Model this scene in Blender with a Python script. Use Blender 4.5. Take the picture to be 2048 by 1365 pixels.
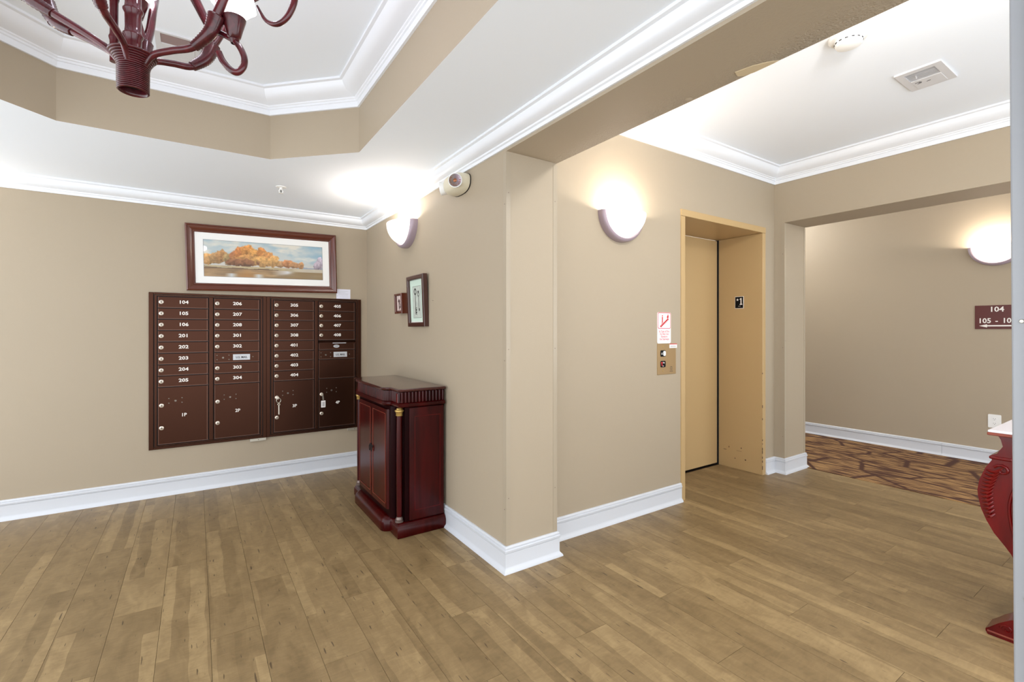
import bpy, bmesh, math, random
import numpy as np
from mathutils import Vector, Matrix
random.seed(7)
for o in list(bpy.data.objects): bpy.data.objects.remove(o)
scene = bpy.context.scene
C = scene.collection
PI = math.pi

# ------------------------------------------------------------------ camera
F_PX, TH, HZ, CAM_H = 945.02, 0.98133748, 661.7, 1.2825
SN, CS = math.sin(TH), math.cos(TH)
cam_d = bpy.data.cameras.new('camera'); cam = bpy.data.objects.new('camera', cam_d); C.objects.link(cam)
cam_d.sensor_width = 36.0; cam_d.sensor_fit = 'HORIZONTAL'
cam_d.lens = F_PX / 2048 * 36.0
cam_d.shift_y = -(682.5 - HZ) / 2048
cam_d.clip_start = 0.02
cam.location = (0, 0, CAM_H); cam.rotation_euler = (PI/2, 0, -(PI/2 - TH))
scene.camera = cam
# ------------------------------------------------------------------ world, large lights, exposure
w = bpy.data.worlds.new('world'); scene.world = w; w.use_nodes = True
w.node_tree.nodes['Background'].inputs[0].default_value = (0.91, 0.955, 1.0, 1)
w.node_tree.nodes['Background'].inputs[1].default_value = 1.77
scene.view_settings.view_transform = 'Standard'; scene.view_settings.look = 'None'
scene.view_settings.gamma = 1.0; scene.view_settings.exposure = 0.84
scene.view_settings.use_curve_mapping = False
SCONCE_W, CHAND_W, LOBBY_W, HALL_W = 8.0, 1.8, 25.0, 21.0

# ------------------------------------------------------------------ materials
def lin(r, g, b):
    f = lambda c: (c/255)/12.92 if c/255 <= .04045 else ((c/255+.055)/1.055)**2.4
    return (f(r), f(g), f(b))
M = {}
def mat(name, col, rough=.5, metal=0.0, spec=.5, bump=0.0, bscale=200, vary=0.0, vscale=3, coat=0.0, emit=None, estr=0.0):
    m = bpy.data.materials.new(name); m.use_nodes = True; M[name] = m
    nt = m.node_tree; b = nt.nodes['Principled BSDF']
    b.inputs['Base Color'].default_value = (*col, 1); b.inputs['Roughness'].default_value = rough
    b.inputs['Metallic'].default_value = metal; b.inputs['Specular IOR Level'].default_value = spec
    b.inputs['Coat Weight'].default_value = coat; b.inputs['Coat Roughness'].default_value = .15
    if emit: b.inputs['Emission Color'].default_value = (*emit, 1); b.inputs['Emission Strength'].default_value = estr
    tc = nt.nodes.new('ShaderNodeTexCoord')
    if vary > 0:
        n = nt.nodes.new('ShaderNodeTexNoise'); n.inputs['Scale'].default_value = vscale; n.inputs['Detail'].default_value = 5
        nt.links.new(tc.outputs['Object'], n.inputs['Vector'])
        mx = nt.nodes.new('ShaderNodeMix'); mx.data_type = 'RGBA'
        mx.inputs[6].default_value = (*[c*(1-vary) for c in col], 1); mx.inputs[7].default_value = (*[min(1, c*(1+vary)) for c in col], 1)
        nt.links.new(n.outputs['Fac'], mx.inputs[0]); nt.links.new(mx.outputs[2], b.inputs['Base Color'])
    if bump > 0:
        n = nt.nodes.new('ShaderNodeTexNoise'); n.inputs['Scale'].default_value = bscale; n.inputs['Detail'].default_value = 3
        nt.links.new(tc.outputs['Object'], n.inputs['Vector'])
        bp = nt.nodes.new('ShaderNodeBump'); bp.inputs['Strength'].default_value = bump; bp.inputs['Distance'].default_value = .002
        nt.links.new(n.outputs['Fac'], bp.inputs['Height']); nt.links.new(bp.outputs['Normal'], b.inputs['Normal'])
    return m
TAUPE = lin(169, 155, 134)
mat('wall_paint', TAUPE, .55, bump=.12, bscale=160, vary=.02, vscale=1.3, spec=.35)
mat('guard_plastic', lin(167, 154, 134), .3, spec=.4)
mat('ceiling_paint', lin(241, 247, 254), .8, bump=.05, bscale=120, spec=.2)
mat('white_trim', lin(232, 235, 240), .32, bump=.03, bscale=60)
mat('base_trim', lin(208, 211, 217), .32, bump=.03, bscale=60)
mat('elevator_paint', lin(186, 157, 112), .33, bump=.06, bscale=300, vary=.02, vscale=2)
mat('dark_gap', (.008, .007, .007), .9)
mat('bronze', lin(64, 38, 27), .34, metal=.85, spec=.4, vary=.06, vscale=4)
mat('bronze_glint', lin(104, 74, 62), .4, metal=.6)  # lighter bronze, puts the highlight line along the door lips into the colour
mat('bronze_dark', lin(30, 18, 14), .5, metal=.2)
mat('lock_metal', lin(214, 204, 190), .3, metal=.6)
mat('lock_core', lin(120, 110, 100), .35, metal=.8)
mat('letter_white', lin(236, 232, 226), .5)
mat('letter_dark', lin(46, 44, 46), .6)
mat('plate_silver', lin(196, 198, 202), .4, metal=.2)
mat('steel', lin(190, 185, 172), .35, metal=.7)
mat('brass', lin(196, 164, 96), .35, metal=.75)
mat('brass_plate', lin(168, 140, 100), .34, metal=.55, spec=.6)
mat('pewter', lin(120, 104, 98), .4, metal=.6)
mat('iron', lin(34, 24, 22), .5, metal=.5)
mat('frame_wood', lin(92, 42, 26), .24, coat=.5, vary=.12, vscale=8)
mat('frame_dark', lin(66, 34, 26), .3, coat=.3, vary=.12, vscale=14)
mat('mat_board', lin(240, 240, 238), .7)
mat('mint_board', lin(200, 218, 204), .7)
mat('paper', lin(226, 226, 240), .7)
mat('sign_white', lin(240, 236, 234), .4)
mat('sign_red', lin(200, 28, 34), .5)
mat('sign_pink', lin(206, 92, 110), .5)
mat('sign_black', (.004, .004, .005), .6, spec=.15)
mat('sign_maroon', lin(84, 26, 20), .35)
mat('plastic_white', lin(238, 238, 236), .35)
mat('plastic_cream', lin(216, 208, 184), .35)
mat('sconce_band', lin(164, 148, 158), .35, metal=.15)
mat('marble', lin(236, 232, 236), .12, vary=.04, vscale=9)
mat('jamb_paint', lin(150, 152, 156), .35, vary=.03, vscale=9)
mat('vent_white', lin(214, 214, 216), .45)
mat('vent_grey', lin(104, 104, 108), .5)
mat('vent_slat', lin(172, 172, 175), .5)
mat('vent_brown', lin(150, 128, 124), .5)
mat('vent_dark', lin(60, 34, 34), .6)
mat('spackle', lin(204, 186, 152), .8, bump=.3, bscale=60)
mat('reflector', lin(206, 206, 210), .08, metal=1.0)
mat('amber', lin(150, 92, 60), .2, metal=.6)
mat('red_dot', lin(214, 120, 116), .5)
mat('outlet_dark', lin(90, 88, 86), .5)

def wood_mat(name, c1, c2, scale, rough, stretch=(1, 1, .15), coat=.6):
    m = bpy.data.materials.new(name); m.use_nodes = True; M[name] = m; nt = m.node_tree; b = nt.nodes['Principled BSDF']
    tc = nt.nodes.new('ShaderNodeTexCoord'); mp = nt.nodes.new('ShaderNodeMapping'); mp.inputs['Scale'].default_value = stretch
    n = nt.nodes.new('ShaderNodeTexNoise'); n.inputs['Scale'].default_value = scale; n.inputs['Detail'].default_value = 6; n.inputs['Distortion'].default_value = .6
    cr = nt.nodes.new('ShaderNodeValToRGB'); cr.color_ramp.elements[0].color = (*c1, 1); cr.color_ramp.elements[1].color = (*c2, 1)
    cr.color_ramp.elements[0].position = .3; cr.color_ramp.elements[1].position = .72
    nt.links.new(tc.outputs['Object'], mp.inputs[0]); nt.links.new(mp.outputs[0], n.inputs['Vector']); nt.links.new(n.outputs['Fac'], cr.inputs[0])
    nt.links.new(cr.outputs[0], b.inputs['Base Color']); b.inputs['Roughness'].default_value = rough; b.inputs['Specular IOR Level'].default_value = .24
    b.inputs['Coat Weight'].default_value = coat; b.inputs['Coat Roughness'].default_value = .12
    return m
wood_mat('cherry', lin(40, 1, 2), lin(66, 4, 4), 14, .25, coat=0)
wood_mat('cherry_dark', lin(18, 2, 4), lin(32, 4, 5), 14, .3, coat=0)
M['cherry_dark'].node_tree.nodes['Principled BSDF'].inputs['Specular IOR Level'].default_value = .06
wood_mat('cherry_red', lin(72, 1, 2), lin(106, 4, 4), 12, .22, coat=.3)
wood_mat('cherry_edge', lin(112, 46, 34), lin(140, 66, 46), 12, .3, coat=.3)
wood_mat('cabinet_top', lin(52, 20, 18), lin(76, 32, 26), 10, .16, (1, .2, 1))
wood_mat('bamboo', lin(58, 10, 18), lin(96, 30, 38), 30, .22, (1, 1, .4), .6)
wood_mat('rattan', lin(54, 11, 17), lin(84, 24, 30), 60, .3, (1, 1, 1), .6)

def floor_mat():
    m = bpy.data.materials.new('floor_wood'); m.use_nodes = True; M['floor_wood'] = m; nt = m.node_tree; L = nt.links; N = nt.nodes
    b = N['Principled BSDF']; tc = N.new('ShaderNodeTexCoord'); oi = N.new('ShaderNodeObjectInfo')
    def math_(op, a, v=None, c=None):
        n = N.new('ShaderNodeMath'); n.operation = op
        for i, x in enumerate((a, v, c)):
            if x is None: continue
            if isinstance(x, (int, float)): n.inputs[i].default_value = x
            else: L.new(x, n.inputs[i])
        return n.outputs[0]
    sx = N.new('ShaderNodeSeparateXYZ'); L.new(tc.outputs['Object'], sx.inputs[0])
    rnd = oi.outputs['Random']
    off = N.new('ShaderNodeCombineXYZ'); L.new(math_('MULTIPLY', rnd, 37.0), off.inputs[0]); L.new(math_('MULTIPLY', rnd, 91.0), off.inputs[1])
    add = N.new('ShaderNodeVectorMath'); add.operation = 'ADD'; L.new(tc.outputs['Object'], add.inputs[0]); L.new(off.outputs[0], add.inputs[1])
    # narrow printed strips inside each plank, wandering edges
    mpw = N.new('ShaderNodeMapping'); mpw.inputs['Scale'].default_value = (1, 1.6, 1); L.new(add.outputs[0], mpw.inputs[0])
    nw = N.new('ShaderNodeTexNoise'); nw.inputs['Scale'].default_value = 2.2; L.new(mpw.outputs[0], nw.inputs['Vector'])
    xw = math_('ADD', sx.outputs[0], math_('MULTIPLY_ADD', nw.outputs['Fac'], .035, -.0175))
    strip = math_('FLOOR', math_('MULTIPLY', math_('ADD', xw, math_('MULTIPLY', rnd, .06)), 1/.062))
    seg = math_('FLOOR', math_('MULTIPLY', math_('ADD', sx.outputs[1], math_('MULTIPLY', strip, .37)), 1/1.4))
    wn = N.new('ShaderNodeTexWhiteNoise'); wn.noise_dimensions = '3D'
    cv = N.new('ShaderNodeCombineXYZ'); L.new(strip, cv.inputs[0]); L.new(seg, cv.inputs[1]); L.new(math_('MULTIPLY', rnd, 511), cv.inputs[2]); L.new(cv.outputs[0], wn.inputs['Vector'])
    # curly figure
    mp = N.new('ShaderNodeMapping'); mp.inputs['Scale'].default_value = (6, 2.6, 1); L.new(add.outputs[0], mp.inputs[0])
    n1 = N.new('ShaderNodeTexNoise'); n1.inputs['Scale'].default_value = 2.0; n1.inputs['Detail'].default_value = 6; n1.inputs['Distortion'].default_value = 1.4; L.new(mp.outputs[0], n1.inputs['Vector'])
    mp2 = N.new('ShaderNodeMapping'); mp2.inputs['Scale'].default_value = (120, 7, 1); L.new(add.outputs[0], mp2.inputs[0])
    n2 = N.new('ShaderNodeTexNoise'); n2.inputs['Scale'].default_value = 1.0; n2.inputs['Detail'].default_value = 2; L.new(mp2.outputs[0], n2.inputs['Vector'])
    mp4 = N.new('ShaderNodeMapping'); mp4.inputs['Scale'].default_value = (11, 30, 1); L.new(add.outputs[0], mp4.inputs[0])
    n4 = N.new('ShaderNodeTexNoise'); n4.inputs['Scale'].default_value = 1.0; n4.inputs['Detail'].default_value = 3; n4.inputs['Distortion'].default_value = 2.0; L.new(mp4.outputs[0], n4.inputs['Vector'])
    t = math_('ADD', math_('MULTIPLY', math_('POWER', wn.outputs['Value'], 2.2), .30), math_('MULTIPLY', n1.outputs['Fac'], .74))
    t = math_('ADD', t, math_('MULTIPLY_ADD', rnd, .16, -.10))
    t = math_('ADD', t, math_('MULTIPLY_ADD', n2.outputs['Fac'], .07, -.035))
    t = math_('ADD', t, math_('MULTIPLY_ADD', n4.outputs['Fac'], .36, -.18))
    cr = N.new('ShaderNodeValToRGB'); e = cr.color_ramp.elements
    e[0].position = .18; e[0].color = (*lin(116, 95, 64), 1); e[1].position = .88; e[1].color = (*lin(170, 145, 104), 1)
    k = e.new(.5); k.color = (*lin(139, 116, 81), 1)
    L.new(t, cr.inputs[0])
    # small dark mineral flecks
    mp3 = N.new('ShaderNodeMapping'); mp3.inputs['Scale'].default_value = (90, 11, 1); L.new(add.outputs[0], mp3.inputs[0])
    n3 = N.new('ShaderNodeTexNoise'); n3.inputs['Scale'].default_value = 1.0; n3.inputs['Detail'].default_value = 1; L.new(mp3.outputs[0], n3.inputs['Vector'])
    fl = N.new('ShaderNodeMapRange'); fl.inputs[1].default_value = .715; fl.inputs[2].default_value = .75; L.new(n3.outputs['Fac'], fl.inputs[0])
    mx = N.new('ShaderNodeMix'); mx.data_type = 'RGBA'; L.new(math_('MULTIPLY', fl.outputs[0], .75), mx.inputs[0]); L.new(cr.outputs[0], mx.inputs[6]); mx.inputs[7].default_value = (*lin(56, 40, 26), 1)
    L.new(mx.outputs[2], b.inputs['Base Color']); b.inputs['Roughness'].default_value = .42; b.inputs['Specular IOR Level'].default_value = .4
    bp = N.new('ShaderNodeBump'); bp.inputs['Strength'].default_value = .12; bp.inputs['Distance'].default_value = .001; L.new(n2.outputs['Fac'], bp.inputs['Height']); L.new(bp.outputs['Normal'], b.inputs['Normal'])
floor_mat()

def carpet_mat():
    m = bpy.data.materials.new('carpet_pile'); m.use_nodes = True; M['carpet_pile'] = m; nt = m.node_tree; L = nt.links; N = nt.nodes
    b = N['Principled BSDF']; tc = N.new('ShaderNodeTexCoord')
    mp = N.new('ShaderNodeMapping'); mp.inputs['Scale'].default_value = (42, 5, 1); L.new(tc.outputs['Object'], mp.inputs[0])
    n = N.new('ShaderNodeTexNoise'); n.inputs['Scale'].default_value = 1; n.inputs['Detail'].default_value = 4; n.inputs['Distortion'].default_value = .4; L.new(mp.outputs[0], n.inputs['Vector'])
    cr = N.new('ShaderNodeValToRGB'); e = cr.color_ramp.elements
    e[0].position = .42; e[0].color = (*lin(74, 38, 18), 1); e[1].position = .58; e[1].color = (*lin(164, 126, 78), 1)
    L.new(n.outputs['Fac'], cr.inputs[0])
    mp2 = N.new('ShaderNodeMapping'); mp2.inputs['Scale'].default_value = (3.4, 2.0, 1); L.new(tc.outputs['Object'], mp2.inputs[0])
    v = N.new('ShaderNodeTexVoronoi'); v.feature = 'DISTANCE_TO_EDGE'; v.inputs['Scale'].default_value = 1.0; L.new(mp2.outputs[0], v.inputs['Vector'])
    mr = N.new('ShaderNodeMapRange'); mr.inputs[1].default_value = .02; mr.inputs[2].default_value = .05; mr.inputs[3].default_value = 1; mr.inputs[4].default_value = 0; L.new(v.outputs['Distance'], mr.inputs[0])
    mx = N.new('ShaderNodeMix'); mx.data_type = 'RGBA'; L.new(mr.outputs[0], mx.inputs[0]); L.new(cr.outputs[0], mx.inputs[6]); mx.inputs[7].default_value = (*lin(70, 34, 15), 1)
    L.new(mx.outputs[2], b.inputs['Base Color']); b.inputs['Roughness'].default_value = .95
    n5 = N.new('ShaderNodeTexNoise'); n5.inputs['Scale'].default_value = 400; L.new(tc.outputs['Object'], n5.inputs['Vector'])
    bp = N.new('ShaderNodeBump'); bp.inputs['Strength'].default_value = .6; bp.inputs['Distance'].default_value = .004; L.new(n5.outputs['Fac'], bp.inputs['Height']); L.new(bp.outputs['Normal'], b.inputs['Normal'])
carpet_mat()

def beam_mat():   # rough, patched plaster under the beam
    m = bpy.data.materials.new('beam_paint'); m.use_nodes = True; M['beam_paint'] = m; nt = m.node_tree; L = nt.links; N = nt.nodes
    b = N['Principled BSDF']; b.inputs['Base Color'].default_value = (*TAUPE, 1); b.inputs['Roughness'].default_value = .6
    tc = N.new('ShaderNodeTexCoord'); n = N.new('ShaderNodeTexNoise'); n.inputs['Scale'].default_value = 70; n.inputs['Detail'].default_value = 5; n.inputs['Distortion'].default_value = 1.5
    L.new(tc.outputs['Object'], n.inputs['Vector'])
    n2 = N.new('ShaderNodeTexNoise'); n2.inputs['Scale'].default_value = 5; n2.inputs['Detail'].default_value = 2; L.new(tc.outputs['Object'], n2.inputs['Vector'])
    sx = N.new('ShaderNodeSeparateXYZ'); L.new(tc.outputs['Object'], sx.inputs[0])
    mr = N.new('ShaderNodeMapRange'); mr.inputs[1].default_value = 1.55; mr.inputs[2].default_value = 1.71; mr.inputs[3].default_value = .12; mr.inputs[4].default_value = 1.0; L.new(sx.outputs[0], mr.inputs[0])
    mu = N.new('ShaderNodeMath'); mu.operation = 'MULTIPLY'; L.new(mr.outputs[0], mu.inputs[0]); L.new(n2.outputs['Fac'], mu.inputs[1])
    bp = N.new('ShaderNodeBump'); bp.inputs['Distance'].default_value = .045; L.new(mu.outputs[0], bp.inputs['Strength']); L.new(n.outputs['Fac'], bp.inputs['Height']); L.new(bp.outputs['Normal'], b.inputs['Normal'])
beam_mat()

def glow_mat(name, col, strength):
    m = bpy.data.materials.new(name); m.use_nodes = True; M[name] = m; b = m.node_tree.nodes['Principled BSDF']
    b.inputs['Base Color'].default_value = (.9, .88, .84, 1); b.inputs['Roughness'].default_value = .3
    b.inputs['Emission Color'].default_value = (*col, 1); b.inputs['Emission Strength'].default_value = strength
glow_mat('lit_glass', (1, .94, .83), .85)
glow_mat('lit_bulb', (1, .92, .78), 14)
glow_mat('lit_shade', (.93, .90, 1.0), 1.6)

def print_mat(name, rough=.5, coat=0):
    m = bpy.data.materials.new(name); m.use_nodes = True; M[name] = m; nt = m.node_tree; b = nt.nodes['Principled BSDF']
    a = nt.nodes.new('ShaderNodeVertexColor'); a.layer_name = 'print'
    nt.links.new(a.outputs['Color'], b.inputs['Base Color']); b.inputs['Roughness'].default_value = rough
    b.inputs['Coat Weight'].default_value = coat; b.inputs['Coat Roughness'].default_value = .03
print_mat('art_print', .5, .35)

# ------------------------------------------------------------------ mesh helpers
def NB(): return bmesh.new()
def box(bm, x0, x1, y0, y1, z0, z1):
    v = [bm.verts.new(p) for p in ((x0,y0,z0),(x1,y0,z0),(x1,y1,z0),(x0,y1,z0),(x0,y0,z1),(x1,y0,z1),(x1,y1,z1),(x0,y1,z1))]
    for f in ((3,2,1,0),(4,5,6,7),(0,1,5,4),(1,2,6,5),(2,3,7,6),(3,0,4,7)): bm.faces.new([v[i] for i in f])
    return bm
def bbox(x0, x1, y0, y1, z0, z1, bev=0.0, seg=2):
    bm = box(NB(), x0, x1, y0, y1, z0, z1)
    if bev: bmesh.ops.bevel(bm, geom=bm.edges[:], offset=bev, segments=seg, affect='EDGES', profile=.5)
    return bm
def prism(bm, poly, a0, a1, axis='z'):
    def P(u, v, a): return {'z': (u, v, a), 'y': (u, a, v), 'x': (a, u, v)}[axis]
    A = [bm.verts.new(P(u, v, a0)) for u, v in poly]; B = [bm.verts.new(P(u, v, a1)) for u, v in poly]
    n = len(poly); bm.faces.new(A[::-1]); bm.faces.new(B)
    for i in range(n): bm.faces.new((A[i], A[(i+1) % n], B[(i+1) % n], B[i]))
    return bm
def loft(bm, rings, cap=True, closed=True):
    R = [[bm.verts.new(p) for p in r] for r in rings]; n = len(R[0])
    for a, b in zip(R[:-1], R[1:]):
        for i in range(n if closed else n-1): bm.faces.new((a[i], a[(i+1) % n], b[(i+1) % n], b[i]))
    if cap: bm.faces.new(R[0][::-1]); bm.faces.new(R[-1])
    return bm
def lathe(bm, prof, n=24, c=(0,0,0), axis='z', cap=True):
    rings = []
    for r, h in prof:
        ring = []
        for i in range(n):
            a = 2*PI*i/n; u, v = max(r, 1e-4)*math.cos(a), max(r, 1e-4)*math.sin(a)
            p = {'z': (u, v, h), 'y': (v, h, u), 'x': (h, u, v)}[axis]
            ring.append((p[0]+c[0], p[1]+c[1], p[2]+c[2]))
        rings.append(ring)
    return loft(bm, rings, cap)
def smooth_path(pts, k=6):
    P = [Vector(p) for p in pts]; out = []
    for i in range(len(P)-1):
        p0, p1, p2, p3 = P[max(i-1,0)], P[i], P[i+1], P[min(i+2, len(P)-1)]
        for j in range(k):
            t = j/k
            out.append(.5*((2*p1)+(p2-p0)*t+(2*p0-5*p1+4*p2-p3)*t*t+(3*p1-p0-3*p2+p3)*t**3))
    out.append(P[-1]); return out
def tube(bm, pts, rad, n=10, cap=True):
    P = [Vector(p) for p in pts]; m = len(P); rs = rad if isinstance(rad, (list, tuple)) else [rad]*m
    if len(rs) != m: rs = [rs[0]+(rs[-1]-rs[0])*i/(m-1) for i in range(m)] if len(rs) == 2 else list(np.interp(np.linspace(0, 1, m), np.linspace(0, 1, len(rs)), rs))
    T = [(P[min(i+1, m-1)]-P[max(i-1, 0)]).normalized() for i in range(m)]
    up = Vector((0, 0, 1)) if abs(T[0].z) < .9 else Vector((1, 0, 0))
    N_ = T[0].cross(up).normalized(); rings = []
    for i in range(m):
        N_ = (N_ - T[i]*N_.dot(T[i])).normalized(); B = T[i].cross(N_)
        rings.append([P[i]+(N_*math.cos(2*PI*j/n)+B*math.sin(2*PI*j/n))*rs[i] for j in range(n)])
    return loft(bm, rings, cap)
def obj(name, bm, m, parent=None, smooth=False, angle=35):
    bmesh.ops.recalc_face_normals(bm, faces=bm.faces[:])
    me = bpy.data.meshes.new(name); bm.to_mesh(me); bm.free(); me.materials.append(M[m] if isinstance(m, str) else m)
    if smooth:
        for p in me.polygons: p.use_smooth = True
        me.set_sharp_from_angle(angle=math.radians(angle))
    o = bpy.data.objects.new(name, me); C.objects.link(o); o.parent = parent
    return o
def tag(o, label, cat=None, group=None):
    o['label'] = label
    if cat: o['category'] = cat
    if group: o['group'] = group
    return o
def thing(name, label, cat, loc=(0,0,0), rz=0.0, group=None):
    o = bpy.data.objects.new(name, None); o.empty_display_size = .1; C.objects.link(o)
    o.location = loc; o.rotation_euler = (0, 0, rz); return tag(o, label, cat, group)
def struct(name, bm, m, parent=None, label=None, smooth=False):
    o = obj(name, bm, m, parent, smooth)
    if parent is None: o['kind'] = 'structure'
    if label: o['label'] = label
    return o
def text(s, size, x, y, z, depth=.0008, bold=0.0, align='CENTER', sx=1.0, res=2):
    """letters as a mesh standing in the local x-z plane, facing -y"""
    cu = bpy.data.curves.new('text', 'FONT'); cu.body = s; cu.size = size; cu.align_x = align; cu.align_y = 'CENTER'
    cu.extrude = depth; cu.offset = bold; cu.resolution_u = res
    o = bpy.data.objects.new('text', cu); C.objects.link(o)
    dg = bpy.context.evaluated_depsgraph_get(); dg.update()
    me = bpy.data.meshes.new_from_object(o.evaluated_get(dg)); bpy.data.objects.remove(o)
    bm = NB(); bm.from_mesh(me); bpy.data.meshes.remove(me)
    for v in bm.verts: v.co = Vector((x+v.co.x*sx, y-v.co.z, z+v.co.y))
    return bm
RX = -PI/2     # local x -> -Y, local y (into the wall) -> +X : things on walls facing -X
def print_plane(name, x0, x1, y, z0, z1, nx, nz, fn, m='art_print', parent=None):
    u, v = np.meshgrid(np.linspace(0, 1, nx), np.linspace(0, 1, nz))
    col = fn(u.ravel(), v.ravel())
    V = [(x0+(x1-x0)*a, y, z0+(z1-z0)*b) for a, b in zip(u.ravel(), v.ravel())]
    Fc = [(j*nx+i, j*nx+i+1, (j+1)*nx+i+1, (j+1)*nx+i) for j in range(nz-1) for i in range(nx-1)]
    me = bpy.data.meshes.new(name); me.from_pydata(V, [], Fc)
    at = me.color_attributes.new('print', 'FLOAT_COLOR', 'POINT')
    c = np.ones((len(V), 4)); s = np.clip(col, 0, 255)/255
    c[:, :3] = np.where(s <= .04045, s/12.92, ((s+.055)/1.055)**2.4); at.data.foreach_set('color', c.ravel())
    me.materials.append(M[m]); o = bpy.data.objects.new(name, me); C.objects.link(o); o.parent = parent
    return o
def sweep(path, prof, closed=False):
    """room lies to the right of the path; returns one bmesh per straight piece, mitred. prof = (offset into room, z)"""
    P = [Vector(p) for p in path]; n = len(P); D = []
    segs = n if closed else n-1
    for i in range(segs): D.append((P[(i+1) % n]-P[i]).normalized())
    nr = [Vector((d.y, -d.x)) for d in D]; mit = []
    for i in range(n):
        a = nr[i-1] if (i > 0 or closed) else nr[0]; b = nr[i] if i < segs else nr[-1]
        mit.append((a+b)/(1+a.dot(b)))
    out = []
    for i in range(segs):
        j = (i+1) % n
        ra = [(P[i].x+mit[i].x*o, P[i].y+mit[i].y*o, z) for o, z in prof]; rb = [(P[j].x+mit[j].x*o, P[j].y+mit[j].y*o, z) for o, z in prof]
        out.append(loft(NB(), [ra, rb]))
    return out

# ------------------------------------------------------------------ the room
YM, XC, YP, XP, YE, XR, YJ, XJ, XF, YD = 4.56, 1.368, 2.10, 1.71, 2.25, 4.378, 2.16, 4.755, 6.365, 2.674
ZC, ZB, ZL, ZO, ZH = 2.345, 2.236, 2.745, 2.25, 2.85
XL, YN = -2.2, -1.6        # walls omitted to let world light in: left end and entrance behind the camera
WN = YN                    # entrance side of the lobby, also left unwalled for light
# floor slab and planks (0.18 m wide, 1.25 m long, laid in a one-third stagger)
fl = struct('floor', box(box(NB(), XL, XJ-.01, YN, 2.8, -.06, -.013), XL, XC+.05, 2.8, YM+.1, -.06, -.013), 'dark_gap', label='light maple plank floor of the lobby')
regions = [(XL, XC+.004, YN, YM+.01), (XC+.004, XP+.004, YN, YP+.01), (XP+.004, 3.075, YN, YE+.01), (3.075, 4.185, YN, YD), (4.185, XR+.004, YN, YE+.01), (XR+.004, XJ-.012, YN, YJ+.01)]
cache = {}
i0 = int(math.floor((XL+.67)/.18))
for i in range(i0, 32):
    xa, xb = -.67+.18*i, -.67+.18*(i+1)
    ph = .655+.417*(i % 3)
    for k in range(-4, 5):
        ya, yb = ph+1.25*k, ph+1.25*(k+1)
        for (rx0, rx1, ry0, ry1) in regions:
            x0, x1, y0, y1 = max(xa, rx0), min(xb, rx1), max(ya, ry0), min(yb, ry1)
            if x1-x0 < .004 or y1-y0 < .004: continue
            g = .0006
            gx0 = g if abs(x0-xa) < 1e-6 else 0; gx1 = g if abs(x1-xb) < 1e-6 else 0
            gy0 = g if abs(y0-ya) < 1e-6 else 0; gy1 = g if abs(y1-yb) < 1e-6 else 0
            key = tuple(round(q, 4) for q in (x0-xa, x1-xa, y0-ya, y1-ya))
            if key not in cache:
                bm = box(NB(), x0-xa-.09+gx0, x1-xa-.09-gx1, y0-ya+gy0, y1-ya-gy1, -.013, 0)
                me = bpy.data.meshes.new('plank'); bm.to_mesh(me); bm.free(); me.materials.append(M['floor_wood']); cache[key] = me
            o = bpy.data.objects.new('plank', cache[key]); C.objects.link(o); o.parent = fl; o.location = (xa+.09, ya, 0)
cp = struct('floor_corridor', box(NB(), XJ-.012, XF+.1, YN, 6.5, -.06, .004), 'carpet_pile', label='brown patterned corridor carpet with dark streaks and arcs')
# walls
struct('wall_back', box(NB(), XL-.15, XC+.05, YM, YM+.15, 0, 2.9), 'wall_paint', label='taupe wall with the mailboxes')
struct('wall_side', box(NB(), XC, XP, YP, YM, 0, 2.9), 'wall_paint', label='taupe wall with the key pictures, ending in a pillar')
bm = box(NB(), XP, 3.04, YE, YE+.2, 0, 2.9); box(bm, 4.208, XR, YE, YE+.2, 0, 2.9); box(bm, 3.04, 4.208, YE, YE+.2, 2.195, 2.9)
struct('wall_elevator', bm, 'wall_paint', label='taupe wall around the elevator')
bm = box(NB(), XR, XJ, YJ, 6.5, 0, 2.9); box(bm, XR, XJ, WN, YJ, ZO, 2.9)
struct('wall_right', bm, 'wall_paint', label='taupe wall and header over the corridor opening')
struct('wall_corridor', box(NB(), XF, XF+.15, YN, 6.5, 0, 2.9), 'wall_paint', label='taupe corridor wall with the room sign')
struct('wall_beam', box(NB(), XC, XP, YN, YP, ZB, 2.9), 'beam_paint', label='dropped taupe beam between the two lobby areas, rough patched underside')
bm = NB()
ring = [(1.650, .99), (1.662, .93), (1.682, .89), (1.706, .862), (1.7085, .88), (1.7085, .95), (1.70, .985), (1.685, 1.0)]
prism(bm, ring, ZB-.0025, ZB+.002)
bb = bpy.data.objects['wall_beam']
obj('repair_patch', bm, 'spackle', bb); obj('paint_blister', lathe(NB(), [(.0, -.005), (.012, -.003), (.018, .001)], 12, (1.69, 1.214, ZB)), 'wall_paint', bb, True)
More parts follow.
